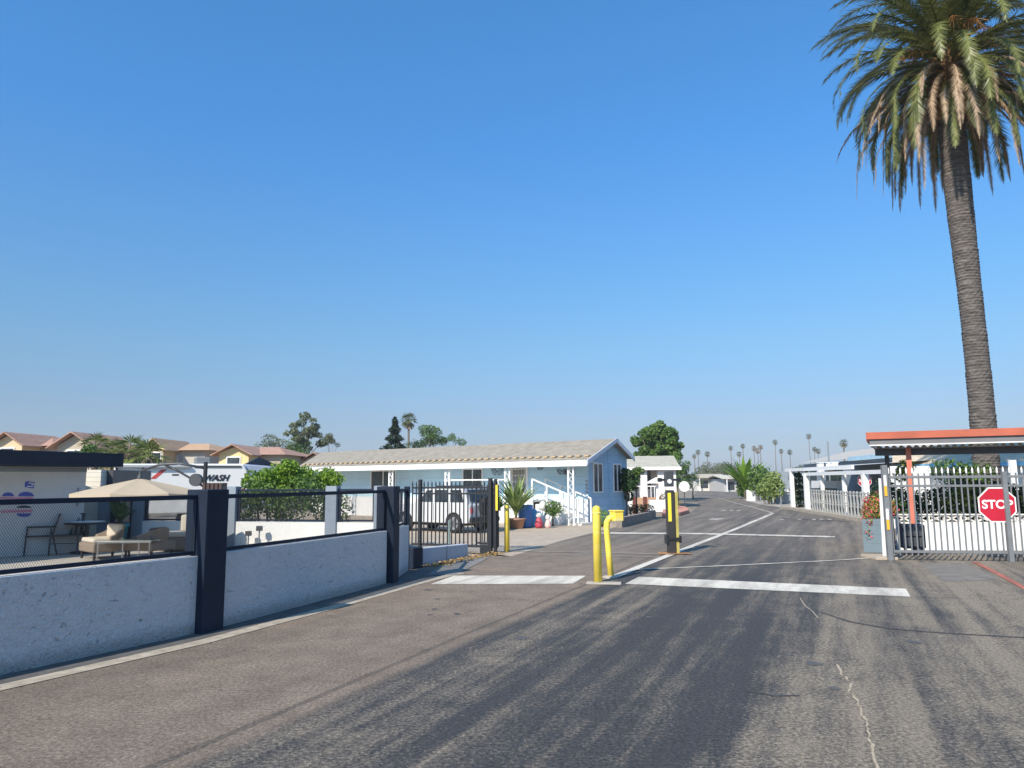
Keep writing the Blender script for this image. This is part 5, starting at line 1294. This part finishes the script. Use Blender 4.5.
# conifer
P = A(395, 416.5, 80); ctree = thing('conifer', 'dark pointed conifer rising behind the blue home roof', 'tree', (P.x, 80, 0)); H = P.z; rng = random.Random(77)
mb = MB(); mb.tube([(0, 0, 0), (0, 0, H*.97)], [.2, .03], 7); mb.build('trunk', BARK, ctree)
mb = MB()
for i in range(5200):
    s = rng.random() ** .75; z = H * (.30 + .70 * (1 - s)); rmax = 2.5 * s + .10; lay = .72 + .28 * math.sin(z * 7.0 + rng.uniform(-.4, .4)); az = rng.uniform(0, 6.28)
    lobes = 1 + .22 * math.sin(az*5 + z*1.7); r_ = rmax * lay * lobes * rng.uniform(.5, 1.0); p = Vector((math.cos(az)*r_, math.sin(az)*r_, z - r_*.25)); d = Vector((math.cos(az), math.sin(az), -.25 + rng.gauss(0, .3))).normalized() * .24; q = Vector((-math.sin(az), math.cos(az), rng.gauss(0, .4))).normalized() * .08
    mb.face([p - d, p + q, p + d, p - q])
mb.build('crown', L_CONIF, ctree)
P = A(409, 420, 100); fan_palm('tall_palm', 'single tall fan palm right of the dark conifer', (P.x, 100, 0), P.z, 1.35, 30, 301, blades=7, lm=L_OLIVE)
px_tree('wide rounded pine right of the tall palm behind the blue home', 431, 422, 16, 88, L_MID, 205, ncl=22, nl=3000, rc=.28, cc=.76, ch=.20)
px_tree('small flat topped pine at the right end of the roofline trees', 452, 429, 12, 88, L_MID, 206, ncl=14, nl=1500, rc=.32, cc=.84, ch=.11)
px_tree('dense dark tree at the base of the pines behind the blue roof', 420, 435, 16, 84, L_DARK, 207, ncl=16, nl=2000, rc=.4)
# big green tree by second home
px_tree('big dark green tree towering over the small white home', 657, 418, 30, 62, L_MID, 208, ncl=120, nl=15000, rc=.155, cc=.60, ch=.38, ls=.30)
px_tree('spreading green tree lower right of the big tree', 676, 452, 17, 58, L_MID, 209, ncl=22, nl=4000, rc=.34, cc=.55, ch=.40)
px_tree('bright green bushy tree right of the big tree', 692, 470, 10, 64, L_BRIGHT, 210, ncl=12, nl=1800, rc=.4, cc=.55, ch=.4)
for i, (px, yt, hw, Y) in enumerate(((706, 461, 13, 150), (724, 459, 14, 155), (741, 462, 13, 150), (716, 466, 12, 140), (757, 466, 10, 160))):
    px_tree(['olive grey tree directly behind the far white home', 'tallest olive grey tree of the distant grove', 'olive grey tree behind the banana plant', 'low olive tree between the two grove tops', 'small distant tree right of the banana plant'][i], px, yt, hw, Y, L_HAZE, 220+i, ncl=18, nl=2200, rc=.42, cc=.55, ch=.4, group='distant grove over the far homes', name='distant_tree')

# far homes at end of the road
def far_home(label, px0, px1, Y, ye, yr, col, rcol, seed):
    P0, P1 = A(px0, ye, Y), A(px1, ye, Y); w = P1.x - P0.x; zr = A(px0, yr, Y).z; t = thing('mobile_home', label, 'house', (P0.x, Y, 0), 0)
    mb = MB(); mb.box((0, 0, 0), (w, 8, P0.z)); mb.build('wall', paint(col[0], col[1], .8), t)
    mb = MB(); mb.prism([(-.5, -.9, P0.z), (w+.5, -.9, P0.z), (w+.5, 4, zr), (-.5, 4, zr)], (0, 0, .12)); mb.prism([(-.5, 4, zr), (w+.5, 4, zr), (w+.5, 8.5, P0.z), (-.5, 8.5, P0.z)], (0, 0, .12)); mb.build('roof', paint(rcol[0], rcol[1], .9), t)
    n = max(2, int(w / 3.0))
    for i in range(n):
        x = w*(i+.5)/n; mb = MB(); mb.box((x-.55, -.05, P0.z-1.5), (x+.55, -.003, P0.z-.4)); mb.build('window', glass_dark(), t)
        mb = MB(); mb.box((w*i/n + .1, -.85, 0), (w*i/n + .22, -.73, P0.z)); mb.build('awning_post', WHITE, t)
    return t
far_home('distant white mobile home with tan roof where the road bends', 697, 725, 112, 478, 474.6, ('far_white', (.62, .60, .56)), ('far_tan', (.45, .40, .32)), 1)
far_home('distant grey mobile home right of the white one at the bend', 724, 748, 104, 479, 475.6, ('far_grey', (.45, .44, .43)), ('far_pale', (.55, .51, .43)), 2)
P = G(722, 490); hedge('flower_bed', 'salmon coloured flower bed before the far white home', [(P.x - 2, P.y, .35, 2.4, .8, .5), (P.x + 1, P.y, .35, 1.6, .8, .45)], 600, .35, leafmat('salmon_flowers', (.45, .20, .14), (.65, .38, .28)), 95, 'flower bed', 2)

# banana plant & hedge & cream wall
P = G(745, 499); bn = sword_plant('banana_plant', 'big banana plant with torn bright leaves at the road edge', (P.x, P.y, 0), A(745, 462, P.y).z * 1.0, 46, .20, L_BRIGHT, 41, 2.3, .6)
yb = 56
bl_ = lambda pts, Y: [(A(x, y, Y).x, Y + dy, A(x, y, Y).z, r, r, r) for x, y, r, dy in pts]
hedge('roadside_shrub', 'dense green shrub around the banana plant foot', bl_([(747, 488, .8, .2), (752, 484, .9, .3), (757, 489, .8, 0), (743, 490, .6, 0)], P.y + 1), 1800, .30, L_MID, 42, 'shrub')
hedge('roadside_shrub', 'yellow green flowering shrub left of the grey wall end', bl_([(767, 488, .55, 0), (772, 481, .6, .2), (776, 489, .6, 0), (763, 490, .5, 0), (775, 477, .4, 0), (769, 494, .5, 0)], 50), 1500, .22, L_VAR, 43, 'shrub')
hedge('roadside_shrub', 'olive shrub beneath the small palm on the road edge', bl_([(757, 475, .8, 0), (763, 478, .8, 0), (760, 484, .9, 0)], 58), 1200, .28, L_MID, 44, 'shrub')
P0, P1 = A(753, 470, 60), A(781, 470, 54)
mb = MB(); mb.prism([(P0.x, 60, 0), (P1.x, 58, 0), (P1.x, 58, 2.35), (P0.x, 60, 2.35)], (1.6, 4, 0)); tag(mb.build('mobile_home', paint('lime_cream', (.66, .66, .50), .8)), 'pale cream mobile home wall behind the roadside shrubs', 'house')
mb = MB(); a, b = G(752, 500.5), G(781, 504.5)
t = thing('rail_fence', 'low grey rail fence in front of the yellow green shrub', 'fence', a); d = b - a; n = 7
for i in range(n): 
    p = d * i / (n-1); m2 = MB(); m2.box((p.x-.04, p.y-.04, 0), (p.x+.04, p.y+.04, 1.1)); m2.build('post', MGREY, t)
m2 = MB(); m2.bar((0, 0, 1.05), (d.x, d.y, 1.05), .05); m2.build('rail', MGREY, t); m2 = MB(); m2.bar((0, 0, .5), (d.x, d.y, .5), .04); m2.build('rail', MGREY, t)
mb = MB(); P = G(767, 501.5); mb.box((-1.3, 0, 0), (1.6, .3, .85)); tag(mb.build('low_wall', WHITE_OLD, loc=(P.x + .3, P.y + 1.5, 0)), 'short white garden wall behind the grey rail fence', 'wall')

# ------------------------------------------------------------------ grey home with white carport (right)
CY = 42.0
P0 = G(779, 506.0); P1 = G(890, 523)
cd = Vector((P1.x - P0.x, P1.y - P0.y, 0)).normalized()       # the frontage line along the road
cn = Vector((-cd.y, cd.x, 0)); cn = cn if cn.x > 0 else -cn
def cpos_(px, off=0.0):                                       # point of the frontage line (moved back by off) on a column
    b0 = P0 + cn * off; t = hit(px, b0, cd, 495); return b0 + cd * t
gh = thing('mobile_home', 'light grey mobile home with a white carport frame along the road', 'house', (0, 0, 0))
GSID = banded('grey_lap_siding', (.26, .30, .34), (.19, .22, .25), .3, 'Z', .05)
def cwall(mb, px0, px1, off0, off1, z0, z1):
    a_, b_ = cpos_(px0, off0), cpos_(px1, off0); mb.prism([(v.x, v.y, z0) for v in (a_, b_, b_ + cn*(off1-off0), a_ + cn*(off1-off0))], (0, 0, z1 - z0)); return mb
def zc(px, y, off=0.0): return A(px, y, cpos_(px, off).y).z
mb = MB(); cwall(mb, 800, 930, 4.0, 9.0, 0, 2.75); mb.build('wall', GSID, gh)
gx0, gx1 = A(778, 490, 50.5).x, A(796.5, 490, 50.5).x; mb = MB(); mb.box((gx0, 50.5, 0), (gx1, 51.4, A(788, 471, 50.5).z)); mb.build('wall', GSID, gh)
mb = MB(); mb.box((gx0, 50.44, A(788, 491.8, 50.5).z), (gx1, 50.498, A(788, 489.5, 50.5).z)); mb.build('wall_trim', WHITE, gh)
mb = MB(); cwall(mb, 788, 792.5, 3.4, 4.0, 2.75, 2.80) if False else None
# flat carport roof slab, rising to the right end
a0, a1 = cpos_(786, 0), cpos_(853, 0); z0_, z1_ = zc(786, 469, 0), zc(853, 465.5, 0)
mb = MB(); mb.prism([(a0.x, a0.y, z0_-.16), (a1.x, a1.y, z1_-.16), (a1.x, a1.y, z1_+.02), (a0.x, a0.y, z0_+.02)], cn * .12); mb.build('carport_fascia', WHITE, gh)
mb = MB(); mb.raw([(a0.x, a0.y, z0_), (a1.x, a1.y, z1_), (a1.x + cn.x*5, a1.y + cn.y*5, z1_+.3), (a0.x + cn.x*5, a0.y + cn.y*5, z0_+.3)], [(0, 1, 2, 3)]); mb.build('carport_roof', paint('pale_roof', (.50, .50, .48), .7), gh)
mb = MB(); cwall(mb, 850, 935, 3.6, 3.7, 2.70, 2.95)
mb.build('roof_edge', paint('pale_blue_trim', (.35, .50, .60), .6), gh)
mb = MB(); b0, b1 = cpos_(802, 3.7), cpos_(935, 3.7); mb.raw([(b0.x, b0.y, 2.85), (b1.x, b1.y, 2.85), (b1.x + cn.x*3.5, b1.y + cn.y*3.5, 3.7), (b0.x + cn.x*3.5, b0.y + cn.y*3.5, 3.7)], [(0, 1, 2, 3)]); mb.build('roof', rooftile('grey_tan_shingle', (.36, .34, .31), (.50, .47, .42), .12, 'Y'), gh)
for px in (792.5, 823, 845):
    q = cpos_(px, .06); w = .075 if px > 800 else .10; zt_ = zc(px, 469.5, 0) - .1; mb = MB(); mb.box((-w, -w, 0), (w, w, zt_), 0, (q.x, q.y, 0)); mb.build('carport_post', WHITE, gh)
mb = MB(); q0_, q1_ = cpos_(804, -.1), cpos_(890, -.1); mb.bar((q0_.x, q0_.y, zc(804, 474.3, -.1)), (q1_.x, q1_.y, zc(890, 471.5, -.1)), .1, .16); mb.build('cross_beam', WHITE, gh)
for px in (807, 866, 887):
    q = cpos_(px, -.1); mb = MB(); mb.box((-.11, -.11, 0), (.11, .11, zc(px, 474.5, -.1)), 0, (q.x, q.y, 0)); mb.build('carport_post', WHITE, gh)
for px0, px1 in ((811, 817), (827, 838), (839, 844)):
    a_, b_ = cpos_(px0, 3.95), cpos_(px1, 3.95); mb = MB(); mb.prism([(v.x, v.y, 1.35) for v in (a_, b_, b_ + cn*.04, a_ + cn*.04)], (0, 0, 1.0)); mb.build('window', glass_dark(), gh)
mb = MB(); cwall(mb, 812, 846, 2.3, 2.4, .75, 1.55); mb.build('porch_screen', WHITE, gh)
mb = MB(); cwall(mb, 811, 820, .9, 1.8, 0, 1.15); mb.build('storage_cabinet', MGREY, gh)
iv = []
for k in range(6):
    q = cpos_(798.5, .8); iv.append((q.x + .1*(k % 2), q.y, .3 + k*.36, .55, .5, .3))
hedge('ivy', 'dark ivy column beside the grey wall end under the carport', iv, 2600, .14, L_DARK, 61, 'ivy', 1)
# ornate fence in front
of = thing('ornate_fence', 'pale scrollwork metal fence below the white carport', 'fence', (0, 0, 0))
mb = MB(); s0, s1 = cpos_(812, -.5), cpos_(868, -.5); L_ = (s1 - s0).length; n = int(L_ / .42)
for i in range(n + 1):
    p = s0.lerp(s1, i/n); mb.box((p.x-.03, p.y-.03, 0), (p.x+.03, p.y+.03, 1.15))
    if i < n:
        q = s0.lerp(s1, (i+1)/n); c = (p + q)/2
        for zc_ in (.35, .8):
            mb.tube([Vector((c.x, c.y, zc_)) + cd * .16*math.cos(a) + Vector((0, 0, .19*math.sin(a))) for a in [k_*PI/4 for k_ in range(9)]], .013, 4)
mb.build('scroll_panel', paint('pale_iron', (.36, .36, .34), .5), of)
for z in (.12, 1.08):
    mb = MB(); mb.bar((s0.x, s0.y, z), (s1.x, s1.y, z), .04); mb.build('rail', paint('pale_iron', (.36, .36, .34)), of)
kb = MB(); a_, b_ = cpos_(780, -.75), cpos_(895, -.75); kb.prism([(v.x, v.y, 0) for v in (a_, b_, b_ + cn*.35, a_ + cn*.35)], (0, 0, .13)); struct('kerb', kb, KERB)
def spost(t):
    mb = MB(); mb.box((.10, .02, -1.55), (.22, .10, .30)); mb.build('post', DGREY, t)
qs = A(864.5, 480.5, 33.0); stop_sign('small distant stop sign on a dark post before the white carport', (qs.x, 33.0, qs.z), 0, .33)
mb = MB(); qf = A(868.5, 480, 33.15); mb.box((-.09, 0, 0), (.09, .1, A(868, 473, 33).z)); tag(mb.build('sign_post', DGREY, loc=(qf.x, 33.12, 0)), 'dark square post carrying the small distant stop sign', 'post')
# gutter pieces / antenna pole
P = A(831, 441, 45); mb = MB(); mb.tube([(0, 0, 0), (0, 0, P.z)], .045, 6); tag(mb.build('antenna_pole', MGREY, loc=(P.x, 45.5, 0)), 'thin bare antenna pole above the grey home', 'pole')
for px, lab in ((822, 'left small white roof vent on the carport roof'), (831.5, 'middle small white roof vent beside the antenna pole'), (836, 'right small white roof vent on the carport roof')):
    P = cpos_(px, 2.5); mb = MB(); zb_ = zc(px, 464.5, 2.5); mb.box((-.16, -.16, zb_ - .6), (.16, .16, zb_ + .1)); mb.box((-.2, -.2, zb_ + .1), (.2, .2, zb_ + .15)); tag(mb.build('roof_vent', WHITE, loc=(P.x, P.y, 0)), lab, 'vent', 'roof vents on the carport')
# tan-roofed home behind the shelter
P0_, P1_ = A(893, 470, 34), A(1060, 470, 27)
th2 = thing('mobile_home', 'tan roofed mobile home with light blue trim seen under the shelter', 'house', (0, 0, 0)); dv = Vector((P1_.x - P0_.x, P1_.y - P0_.y, 0)).normalized(); nv = Vector((.47, .88, 0))
LH = 15; Q = Vector((P0_.x, 34, 0)); ze = A(900, 466, 34).z
mb = MB(); mb.prism([Q, Q + dv*LH, Q + dv*LH + nv*4, Q + nv*4], (0, 0, ze - .02)); mb.build('wall', banded('offwhite_siding', (.66, .66, .63), (.45, .45, .44), .3), th2)
mb = MB(); mb.prism([Q + Vector((0,0,ze)) - nv*.5, Q + dv*LH + Vector((0,0,ze)) - nv*.5, Q + dv*LH + Vector((0,0,ze+.85)) + nv*2, Q + Vector((0,0,ze+.85)) + nv*2], (0, 0, .05)); mb.build('roof', rooftile('tan_shingle', (.44, .36, .26), (.60, .50, .37), .12, 'Y'), th2)
mb = MB(); mb.prism([Q - nv*.56, Q + dv*LH - nv*.56, Q + dv*LH - nv*.51, Q - nv*.51], (0, 0, .16))
for v in mb.v: v.z += ze - .12
mb.build('fascia', paint('blue_fascia', (.18, .42, .60), .5), th2)
for k in (3, 6.5, 10):
    c0, c1 = Q + dv*k - nv*.03, Q + dv*(k+1.2) - nv*.03; mb = MB(); mb.prism([(c0.x, c0.y, 1.1), (c1.x, c1.y, 1.1), (c1.x, c1.y, 2.1), (c0.x, c0.y, 2.1)], -nv*.03); mb.build('window', glass_dark(), th2)
# white equipment shed between
P = A(925, 480, 25); mb = MB(); mb.box((-.72, 0, 0), (.7, .4, A(925, 466, 25).z)); tag(mb.build('shed', WHITE_OLD, loc=(P.x - .5, 25, 0), bevel=.02), 'plain white shed seen over the gate beside the orange post', 'shed')
P = A(1013, 470, 22); mb = MB(); mb.box((-.09, -.05, 1.0), (.09, .05, A(1013, 460, 22).z)); mb.box((-.04, -.04, 0), (.04, .04, 1.0)); tag(mb.build('sign_post', WHITE, loc=(P.x, 22, 0)), 'narrow white upright sign right of the palm trunk', 'sign')

# ------------------------------------------------------------------ skyline palms
sky = [(694.5, 456), (698, 452), (707, 454), (731, 448), (739.5, 454), (743.4, 446), (754, 448), (757.5, 450.5), (760, 447), (774.5, 442), (781.5, 451), (790, 452), (809, 436), (814, 449), (818, 451), (843, 443)]
slab = ['left of the pair above the bright bushy tree', 'taller of the pair above the bright bushy tree', 'alone above the far white home', 'leftmost of three above the olive grove', 'shortest of three above the olive grove', 'tallest of three above the olive grove', 'leftmost of the brown tight trio', 'middle of the brown tight trio', 'tallest of the brown tight trio', 'standing alone right of the tight trio', 'lower one right of the lone palm', 'just left of the grey home roof', 'tallest of all above the grey home', 'left of the leaning pair beside the tallest', 'right of the leaning pair beside the tallest', 'thick crowned one nearest the orange shelter']
protos = []
L_FARP = leafmat('far_palm_leaves', (.05, .07, .03), (.15, .17, .08))
L_BRP = leafmat('far_brown_palm_leaves', (.16, .12, .07), (.32, .24, .15))
for i, ((px, py), lab) in enumerate(zip(sky, slab)):
    Y = 230 + (i * 37) % 90
    if i == 15: Y = 120
    P = A(px, py, Y); R = (3.0 + (i * 7 % 5) * .18 if i != 15 else 5.5) * Y / 746
    brown = i in (6, 7, 8, 15)
    fan_palm('skyline_palm', 'far fan palm ' + lab, (P.x, Y, 0), P.z, R, 22, 400 + i, 'fan palms on the skyline', blades=5 + i % 3, tr=.15, lm=L_BRP if i in (6, 7, 8) else L_FARP, skirt=True)

# ------------------------------------------------------------------ air
hz = MB(); hz.box((-950, -80, -1.0), (950, 1850, 60))
hm = bpy.data.materials.new('haze'); hm.use_nodes = True; hn = hm.node_tree; hn.nodes.remove(hn.nodes['Principled BSDF'])
pv = hn.nodes.new('ShaderNodeVolumePrincipled'); pv.inputs['Color'].default_value = (.80, .88, 1.0, 1); pv.inputs['Density'].default_value = .0004
hn.links.new(pv.outputs[0], hn.nodes['Material Output'].inputs['Volume'])
tag(hz.build('haze', hm), kind='stuff')
# ------------------------------------------------------------------ light, sky, camera
SD = Vector((-.57, -.82, 0)).normalized(); EL = math.radians(38)
sdir = Vector((SD.x*math.cos(EL), SD.y*math.cos(EL), math.sin(EL)))
sun = bpy.data.lights.new('sun', 'SUN'); sun.energy = 4.0; sun.angle = math.radians(.5); sun.color = (1.0, .90, .76)
so = bpy.data.objects.new('sun', sun); COL.objects.link(so); so.rotation_euler = (-sdir).to_track_quat('-Z', 'Y').to_euler()
w = bpy.data.worlds.new('World'); sc.world = w; w.use_nodes = True; nt = w.node_tree; bg = nt.nodes['Background']
st = nt.nodes.new('ShaderNodeTexSky'); st.sky_type = 'NISHITA'; st.sun_disc = False; st.sun_elevation = EL; st.sun_rotation = math.atan2(sdir.x, sdir.y)
st.air_density = 1.0; st.dust_density = .6; st.ozone_density = 2.2; st.altitude = 0
tcw = nt.nodes.new('ShaderNodeTexCoord'); spw = nt.nodes.new('ShaderNodeSeparateXYZ'); nt.links.new(tcw.outputs['Generated'], spw.inputs[0])
airc = ramp(nt, [(0.0, (.27, .30, .39)), (.05, (.28, .32, .42)), (.09, (.305, .36, .455)), (.17, (.33, .47, .55)), (.241, (.32, .54, .66)), (.329, (.31, .60, .79)), (.428, (.275, .65, .91)), (.568, (.30, .72, .97)), (.8, (.50, .85, 1.0))])
nt.links.new(spw.outputs['Z'], airc.inputs['Fac'])
nt.links.new(mixc(nt, 1.0, st.outputs[0], airc.outputs['Color'], 'MULTIPLY'), bg.inputs['Color']); bg.inputs['Strength'].default_value = .15
cam = bpy.data.cameras.new('camera'); cam.sensor_width = 36; cam.lens = FPX / 1024 * 36; cam.clip_end = 5000; cam.clip_start = .05
co = bpy.data.objects.new('camera', cam); COL.objects.link(co)
U = Vector((0, -math.sin(PITCH), math.cos(PITCH))); X = Vector((1, 0, 0)); F = Vector((0, math.cos(PITCH), math.sin(PITCH)))
rt_ = X * math.cos(ROLL) - U * math.sin(ROLL); up = X * math.sin(ROLL) + U * math.cos(ROLL)
Mx = Matrix((rt_, up, -F)).transposed().to_4x4(); Mx.translation = Vector((0, 0, HC)); co.matrix_world = Mx
sc.camera = co
sc.render.resolution_x = 1024; sc.render.resolution_y = 768
sc.view_settings.view_transform = 'Standard'; sc.view_settings.look = 'None'; sc.view_settings.exposure = 0.68; sc.view_settings.gamma = 1
sc.cycles.use_denoising = True; sc.cycles.max_bounces = 6
